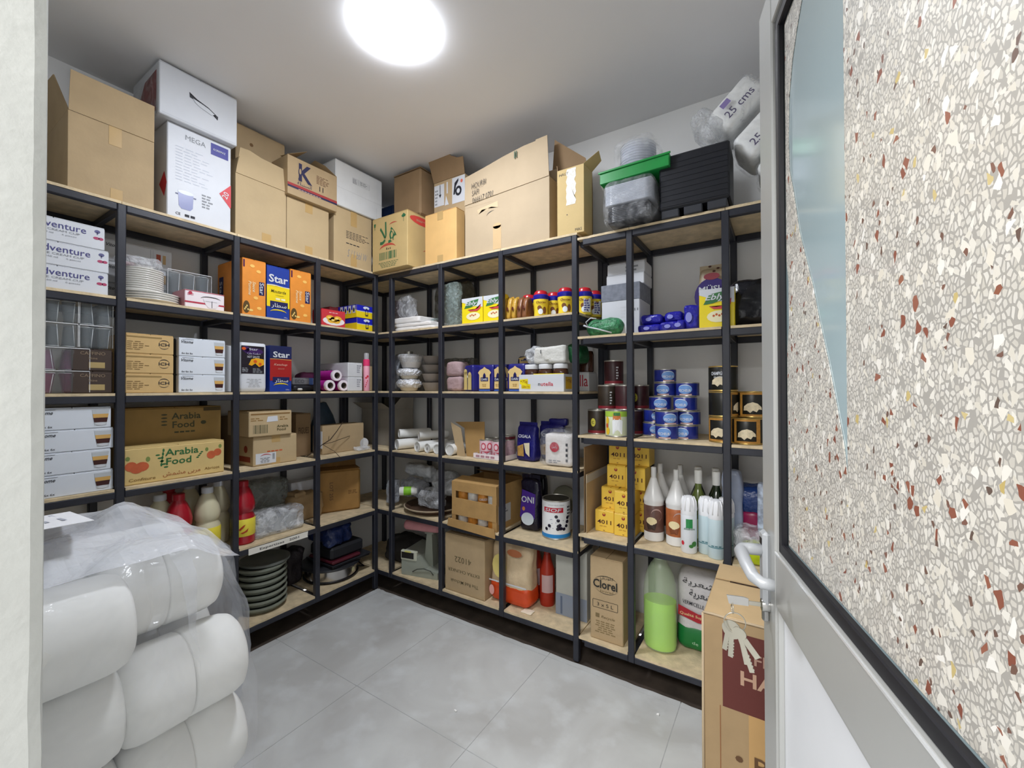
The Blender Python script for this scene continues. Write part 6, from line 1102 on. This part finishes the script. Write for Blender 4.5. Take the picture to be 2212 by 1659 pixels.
# ================================================================== brown carton on the floor by the door
t = thing('tall_carton', 'tall brown and maroon carton on the floor between the rack and the door', 'box', (2.19, -.605, .0006)); W, D, H = .40, .41, .722
CB = mat('#a68c68', .75, var=.08, bump=.06, bscale=40)
mesh('body', G().box(0, W, 0, D, 0, H-.006, .004), CB, t); FT_ = mat('#c6aa80', .72, var=.06)
mesh('flap', G().box(.003, W-.003, .002, D*.62, H-.0055, H-.001, .002), FT_, t); mesh('flap', G().prism([(.003, D*.66), (W-.003, D*.66), (W-.003, D*.98), (.003, D*.98)], .004, lambda u, v, e: (u, v, H-.004+e+(v-D*.66)*.02)), FT_, t); mesh('hand_slot', G().box(.05, W*.9, D*.63, D*.69, H-.0058, H-.0030), pm('#3a2818', .9), t)
mesh('torn_edge', G().tube([(0, .0, H-.004), (.03, -.004, H-.001), (.07, .001, H-.006), (.13, -.003, H-.003), (.4, 0, H-.004)], .0035, 6), KRP, t); mesh('corner_edge', G().tube([(0, 0, .0), (-.001, -.001, .35), (0, 0, H-.006)], .004, 6), KRP, t)
f = FF(0, 0, 0); polys(t, [rct(.053, .455, W-.02, .682)], f, pm('#5e2a24', .6), 'printed_panel', e=.0006); polys(t, [rct(.045, .0, .0475, .455)], f, pm('#8a5a34'), 'crease')
text(t, 'FRAGILE', f, .22, .618, pm('#a58272'), w=.17, h=.032, bold=.03, e=.002); text(t, 'HANDLE', f, .225, .556, pm('#b9967e'), w=.25, h=.042, bold=.04, e=.002); text(t, '• Please', f, .20, .318, pm('#5e4024'), w=.23, h=.048, bold=.02, e=.002); text(t, '• keep', f, .18, .245, pm('#5e4024'), w=.19, h=.045, bold=.02, e=.002); polys(t, [rct(.12, 0, .16, .455)], f, pm('#bb9560'), 'tape', e=.0006)

# ================================================================== door
sY, cY = math.sin(YAW), math.cos(YAW)
E0 = Vector((CX-sY*.85+cY*.503, CY+cY*.85+sY*.503, 0)); DA = math.radians(-75.27)
door = bpy.data.objects.new('door_1', None); COL.objects.link(door); door.location = E0; door.rotation_euler = (0, 0, DA); door['kind'] = 'structure'; door['label'] = 'open aluminium door with a speckled covered glass pane and white lower panel'
AL = mat('#b4b5b3', .36, metal=.35, var=.03, scale=4, kind='aluminium'); GK = pm('#101016', .5, kind='rubber')
DW, DT = .83, .045; S1 = .084; ZT, ZT0 = 2.145, 2.068; M1, M0 = 1.102, 1.003
mesh('frame_stile', G().box(0, S1, 0, DT, .008, ZT, .003), AL, door); mesh('frame_stile', G().box(DW-.08, DW, 0, DT, .008, ZT, .003), AL, door)
mesh('top_rail', G().box(S1, DW-.08, .0005, DT-.0005, ZT0, ZT, .002), AL, door); mesh('middle_rail', G().box(S1, DW-.08, .0005, DT-.0005, M0, M1, .002), AL, door); mesh('bottom_rail', G().box(S1, DW-.08, .0005, DT-.0005, .008, .16, .002), AL, door)
mesh('lower_panel', G().box(S1+.002, DW-.082, .012, .03, .16, M0), mat('#d6d8dc', .35, var=.02), door); mesh('panel_bead', G().box(S1, S1+.006, .003, .012, .16, M0, .001).box(S1, DW-.08, .003, .012, M0-.006, M0, .001), AL, door)
gk = G().box(S1, S1+.020, .006, .016, M1, ZT0, .002).box(S1, DW-.08, .006, .016, M1, M1+.020, .002).box(S1, DW-.08, .006, .016, ZT0-.020, ZT0, .002); mesh('rubber_gasket', gk, GK, door)
mesh('rail_highlight', G().box(S1, DW-.08, -.0006, .0015, M1-.003, M1, 0), mat('#f2f4f6', .2, metal=.5), door)  # highlight along the rail edge, put in as a pale strip
mesh('glass_pane', G().box(S1+.004, DW-.084, .017, .023, M1+.002, ZT0-.002), mat('#9fb1b6', .10, var=.04, scale=2, coat=.6, kind='frosted_glass'), door)
def dpt(px, py, off=.0165):
    # door-local position of a point of the pane
    d = ray(px, py); n = Vector((-math.sin(DA), math.cos(DA), 0)); X = Vector((math.cos(DA), math.sin(DA), 0)); o = E0+n*off
    t = (o-Vector((CX, CY, 0))).dot(n)/Vector((d.x, d.y, 0)).dot(n); p = Vector((CX, CY, CH))+d*t
    return ((p-E0).dot(X), p.z)
def terr():
    m = bpy.data.materials.new('speckled_stone_film'); m.use_nodes = True; nt = m.node_tree; N = nt.nodes; Lk = nt.links; b = N['Principled BSDF']
    tc = N.new('ShaderNodeTexCoord'); mp = N.new('ShaderNodeMapping'); mp.inputs['Scale'].default_value = (1, 1, .72); mp.inputs['Rotation'].default_value = (0, .35, 0)
    nz = N.new('ShaderNodeTexNoise'); nz.inputs['Scale'].default_value = 55; nz.inputs['Detail'].default_value = 2
    mxv = N.new('ShaderNodeMix'); mxv.data_type = 'VECTOR'; mxv.inputs[0].default_value = .006
    Lk.new(tc.outputs['Object'], mp.inputs['Vector']); Lk.new(tc.outputs['Object'], nz.inputs['Vector']); Lk.new(mp.outputs['Vector'], mxv.inputs[4]); Lk.new(nz.outputs['Color'], mxv.inputs[5])
    base = N.new('ShaderNodeRGB'); base.outputs[0].default_value = lin('#9f9c96')
    cur = base.outputs[0]
    def layer(cur, scale, thr, c1, c2, keep, offs):
        ma = N.new('ShaderNodeVectorMath'); ma.operation = 'ADD'; ma.inputs[1].default_value = offs; Lk.new(mxv.outputs[1], ma.inputs[0])
        v1 = N.new('ShaderNodeTexVoronoi'); v1.feature = 'F1'; v1.voronoi_dimensions = '2D'; v1.inputs['Scale'].default_value = scale
        ve = N.new('ShaderNodeTexVoronoi'); ve.feature = 'DISTANCE_TO_EDGE'; ve.voronoi_dimensions = '2D'; ve.inputs['Scale'].default_value = scale
        sw = N.new('ShaderNodeSeparateXYZ'); cb = N.new('ShaderNodeCombineXYZ'); Lk.new(ma.outputs[0], sw.inputs[0]); Lk.new(sw.outputs['X'], cb.inputs['X']); Lk.new(sw.outputs['Z'], cb.inputs['Y'])
        Lk.new(cb.outputs[0], v1.inputs['Vector']); Lk.new(cb.outputs[0], ve.inputs['Vector'])
        s3 = N.new('ShaderNodeSeparateColor'); Lk.new(v1.outputs['Color'], s3.inputs[0])
        e = N.new('ShaderNodeMath'); e.operation = 'GREATER_THAN'; e.inputs[1].default_value = thr; Lk.new(ve.outputs['Distance'], e.inputs[0])
        kp = N.new('ShaderNodeMath'); kp.operation = 'LESS_THAN'; kp.inputs[1].default_value = keep; Lk.new(s3.outputs[0], kp.inputs[0])
        mu = N.new('ShaderNodeMath'); mu.operation = 'MULTIPLY'; Lk.new(e.outputs[0], mu.inputs[0]); Lk.new(kp.outputs[0], mu.inputs[1])
        cm = N.new('ShaderNodeMix'); cm.data_type = 'RGBA'; Lk.new(s3.outputs[1], cm.inputs[0]); cm.inputs[6].default_value = lin(c1); cm.inputs[7].default_value = lin(c2)
        mx = N.new('ShaderNodeMix'); mx.data_type = 'RGBA'; Lk.new(mu.outputs[0], mx.inputs[0]); Lk.new(cur, mx.inputs[6]); Lk.new(cm.outputs[2], mx.inputs[7]); return mx.outputs[2]
    cur = layer(cur, 215, .15, '#d0cdc6', '#bcb8af', .93, (0, 0, 0)); cur = layer(cur, 150, .15, '#dad7cf', '#c9c4b8', .30, (3.1, 0, 1.7)); cur = layer(cur, 105, .14, '#e3e1dc', '#d3cdbf', .10, (5.3, 0, 9.1)); cur = layer(cur, 125, .14, '#7c4638', '#8f5c4a', .036, (8.3, 0, 4.1)); cur = layer(cur, 200, .12, '#5f5048', '#7a564a', .02, (1.3, 0, 7.1)); cur = layer(cur, 130, .15, '#b8a468', '#c4b484', .010, (2.3, 0, 3.3))
    Lk.new(cur, b.inputs['Base Color']); b.inputs['Roughness'].default_value = .38; b.inputs['Coat Weight'].default_value = .15
    return m
TZ = terr()
cl = [dpt(*q) for q in ((1732, 2), (1722, 60), (1712, 130), (1705, 210), (1703.5, 300), (1706, 370), (1714, 410), (1720, 450), (1727, 500), (1742, 560), (1757, 620), (1770, 690), (1790, 780), (1809, 880), (1824, 960), (1832, 1030), (1833, 1120))]
sE = sum(dpt(x, y)[0] for x, y in ((1825, 200), (1829, 700), (1833, 1100)))/3
top = ZT0-.0215; bot = M1+.0215; sl = S1+.0215
left = [(sl+.003*noise.noise(Vector((i*.7, 2, 3)))+(.011 if 9 < i < 13 else 0), bot+(top-bot)*i/24) for i in range(25)]
P = left+[(cl[0][0]-.004, top)]+[(min(a, sE-.0012), b) for a, b in cl if b < top-.002]+[(sE-.0012, 1.2), (sE-.0012, bot)]
mesh('stone_film', G().prism(P, .0007, lambda u, v, e: (u, .0165-e, v)), TZ, door)
mesh('stone_film', G().box(sE, DW-.105, .0158, .0165, bot, top), TZ, door)
# hinge frame post
structure('trim_5', G().box(JX1-.045, JX1, YF-.06, YF+.02, 0, JZ, .003), AL)
# handle
HM_ = mat('#adb0b4', .4, metal=.2, var=.03, kind='coated_metal')
hd = mesh('handle_plate', G().box(.026, .056, -.013, 0, .985, 1.125, .005), HM_, door)
mesh('lever', G().tube([(.041, -.010, 1.088), (.041, -.036, 1.088), (.043, -.046, 1.087), (.052, -.050, 1.086), (.10, -.050, 1.080), (.135, -.046, 1.072), (.148, -.036, 1.068), (.150, -.018, 1.067)], [.011, .011, .0115, .0115, .011, .0105, .010, .010], 14), HM_, hd); mesh('plate_slot', G().box(.034, .048, -.0138, -.0128, 1.100, 1.112), GK, hd)
lk = mesh('lock_cylinder', G().lathe([(0, -.014), (.011, -.014), (.012, -.012), (.012, 0), (0, 0)], 20, (.045, 0, .985), axis='y'), mat('#a8a8a6', .25, metal=.9), door); mesh('lock_foot', G().box(.039, .051, -.013, -.001, .955, .980, .003), mat('#a8a8a6', .25, metal=.9), lk)
# keys
KM = mat('#b5b1a4', .30, metal=.75, var=.08); XD = Vector((math.cos(DA), math.sin(DA), 0)); YD = Vector((-math.sin(DA), math.cos(DA), 0))
kp = E0+XD*.045+Vector((0, 0, .985))
kt = thing('key_bunch', 'bunch of steel keys hanging from the lock of the door', 'keys', kp, DA)
mesh('inserted_key', G().box(-.0012, .0012, -.036, -.0145, -.004, .004, .0005), KM, kt); mesh('key_head', G().prism([(-.036, -.006), (-.036, .008), (-.044, .010), (-.074, .010), (-.070, -.006)], .003, lambda u, v, e: (-.0015+e, u, v)), mat('#b4b3b0', .3, metal=.6), kt)
def ring(c, R, r, ax):
    pts = [];
    for i in range(21):
        a = 2*PI*i/20; pts.append((c[0]+(R*math.cos(a) if ax != 'x' else 0), c[1]+(R*math.cos(a) if ax == 'x' else 0), c[2]+R*math.sin(a)))
    return G().tube(pts, r, 6, False)
mesh('small_ring', ring((0, -.064, -.014), .010, .001, 'z'), KM, kt); mesh('big_ring', ring((0, -.060, -.042), .019, .0011, 'x'), KM, kt)
def key(nm, x, y, z0, ang, L, R=.012, sq=False):
    g = G(); 
    if sq: g.box(-.006, .006, -.001, .001, -L, 0, .001)
    else:
        g.lathe([(0, -.0011), (R, -.0011), (R, .0011), (0, .0011)], 20, (0, 0, -R), axis='y'); g.box(-.0045, .0045, -.001, .001, -L, -R*1.7, .0004)
        for i in range(5): g.box(.003, .0058, -.0009, .0009, -L+.004+i*.006, -L+.007+i*.006)
    g.rot(Matrix.Rotation(math.radians(ang), 4, 'Y')); g.rot(Matrix.Rotation(math.radians(62), 4, 'Z')); return mesh(nm, g, KM, kt, (x, y, z0))
key('key', -.002, -.064, -.040, 3, .072, .0175); key('key', .004, -.058, -.048, -20, .080, .011); key('key', -.006, -.068, -.046, 10, .058, .012); key('key', .006, -.054, -.048, -12, .066, .011); key('key_tag', .010, -.046, -.066, -42, .036, sq=True)

# ================================================================== big bag of paper rolls in the foreground
RB = mat('#f1f1ee', .75, var=.03, bump=.25, bscale=10, kind='paper')
bag = thing('roll_bag', 'large translucent plastic bag wrapped round white paper rolls, lower left foreground', 'plastic bag', (.9, -1.60, 0))
grp = 'big white paper rolls in the bag'
R = .117
def roll(lb, x, y, zz, L=.245, ax='y', R=R, seed=0, tilt=0, ja=False, jb=False):
    t = thing('paper_roll', lb, 'paper roll', (x, y, zz), 0, grp, rot=(math.radians(tilt), 0, 0))
    A = [(R*.97, -L/2), (R*1.0, -L/2+.006)] if ja else [(R*.80, -L/2), (R*.92, -L/2+.010), (R*.985, -L/2+.030), (R*1.0, -L/2+.045)]
    B = [(R*1.0, L/2-.006), (R*.97, L/2)] if jb else [(R*1.0, L/2-.045), (R*.985, L/2-.030), (R*.92, L/2-.010), (R*.80, L/2)]
    pr = [(0, -L/2+.004), (R*.2, -L/2)]+A+[(R*1.01, 0)]+B+[(R*.2, L/2), (0, L/2-.004)]
    g = G(); n = 40; v = []; f = []
    for (r, h) in pr:
        for k in range(n):
            a = 2*PI*k/n; x_, z_ = r*math.cos(a), r*math.sin(a); q = 1+.035*noise.noise(Vector((math.cos(a)*1.5+seed, h*6, math.sin(a)*1.5)))
            v.append((x_*q, h, z_*q))
    for i in range(len(pr)-1):
        for k in range(n): f.append((i*n+k, i*n+(k+1) % n, (i+1)*n+(k+1) % n, (i+1)*n+k))
    g.add(v, f, True); mesh('paper_body', g, RB, t)
    mesh('core_tube', G().lathe([(.022, L/2-.002), (.026, L/2+.001), (.026, L/2-.012)], 20, axis='y').lathe([(.022, -L/2+.002), (.026, -L/2-.001), (.026, -L/2+.012)], 20, axis='y'), KRP, t)
    return t
rows = ('bottom', 'second', 'third', 'top')
sl = []
for lv, (zz, xf, dy) in enumerate(((.119, .92, 0), (.354, .93, 0), (.589, .945, -.005), (.824, .84, -.03))):
    for j in (0, 1):
        for i, (y, L) in enumerate(((-1.745, .222), (-1.560, .141), (-1.4185, .141))):
            x = xf-.238*j
            if lv == 3 and i == 0 and j == 0: x, y = .992, -1.74
            if lv == 3 and i == 0 and j == 1: x = .752
            yy = y+(dy if i else 0)
            roll('white paper roll, '+rows[lv]+' row, '+('beside the doorway', 'in the middle', 'nearest the back rack')[i]+', '+('aisle side', 'rack side')[j]+' of the bag', x, yy, zz, L=L, seed=lv*3+i+j*7, ja=i == 2, jb=i == 1)
# the bag skin
g = G().soft(-.37, .215, -.262, .27, .004, .975, .10, 30, .022, 6, 11)
g.v = [(x+(-.05*max(0, (z-.6))/.4 if y > 0 else 0), y+(-.06*max(0, z-.55)/.4 if y > .1 else 0), z+(.05*math.exp(-((x+.05)**2+(y-.10)**2)/.01)+.04*math.exp(-((x+.2)**2+(y+.16)**2)/.004) if z > .85 else 0)) for x, y, z in g.v]
SK = film(.06, .16, '#eef2fa', .14, 3.5, .5)
mesh('bag_film', g, SK, bag)
def sheet(f, nu, nv, nm, m, par):
    g = G(); v = [f(i/nu, k/nv) for i in range(nu+1) for k in range(nv+1)]; fs = [(i*(nv+1)+k, (i+1)*(nv+1)+k, (i+1)*(nv+1)+k+1, i*(nv+1)+k+1) for i in range(nu) for k in range(nv)]
    g.add(v, fs, True); return mesh(nm, g, m, par)
# milky folded top of the bag, draped over the rolls and standing off at the right
def drape(a, b):
    x = -.36+.50*b; y = -.25+.47*a
    z = 1.005+.03*noise.noise(Vector((a*4, b*4, 2)))-.10*max(0, b-.55)**1.2-.12*max(0, a-.75)*2+.05*math.exp(-((a-.62)**2+(b-.35)**2)/.02)
    return (x, y, z)
sheet(drape, 22, 16, 'bag_fold', film(.50, .16, '#eceff6', .22, 3, .35), bag)
def side(a, b):
    y = .235+.075*math.sin(PI*min(1, b*1.1))*(.5+.5*a)+.012*noise.noise(Vector((a*5, b*5, 8))); x = -.34+.36*a+.02*noise.noise(Vector((a*3, b*6, 1))); z = .90-.62*b-.03*a
    return (x, y, z)
sheet(side, 12, 16, 'bag_side', film(.45, .15, '#dfe3ee', .25, 3, .3), bag)
t = thing('paper_sheet', 'white printed sheet lying on the bag of rolls beside the doorway wall', 'paper', (.80, -1.76, 1.055)); mesh('sheet', G().prism([(-.16, -.09), (.10, -.10), (.13, .09), (-.14, .10)], .0012, lambda u, v, e: (u, v, e+.012*math.sin(u*9)+.02*max(0, v))), pm('#f3f4f8', .6), t)
lines(t, lambda u, v, e=0: (u, v, e+.012*math.sin(u*9)+.02*max(0, v)), -.12, -.06, .08, .08, 5, pm('#b6bac6'), e=.003, fill=.3)

# printing, labels and tape belong to the piece they are on
MAIN = ('label_wrap', 'body', 'front_wall', 'can_body', 'bottle_body', 'pouch', 'jar_body', 'canister_body', 'roll_body', 'bag_body', 'crate_shell', 'paper_pack', 'cup_stack', 'paper_strip', 'sheet', 'steel_band')
for root in [o for o in bpy.data.objects if o.type == 'EMPTY' and o.parent is None and 'category' in o]:
    kids = list(root.children); byname = {}
    for c in kids: byname.setdefault(c.name.split('.')[0], c)
    main = next((byname[n] for n in MAIN if n in byname), None)
    if main is None or main.location.length > 1e-6: continue
    for c in kids:
        n = c.name.split('.')[0]
        if c is not main and len(c.children) == 0 and (n.startswith('printed_') or n in ('lettering', 'barcode', 'sticker', 'tape', 'pen_mark', 'logo', 'crease', 'torn_tape', 'tape_residue', 'gold_label', 'cap_ridge')): c.parent = main
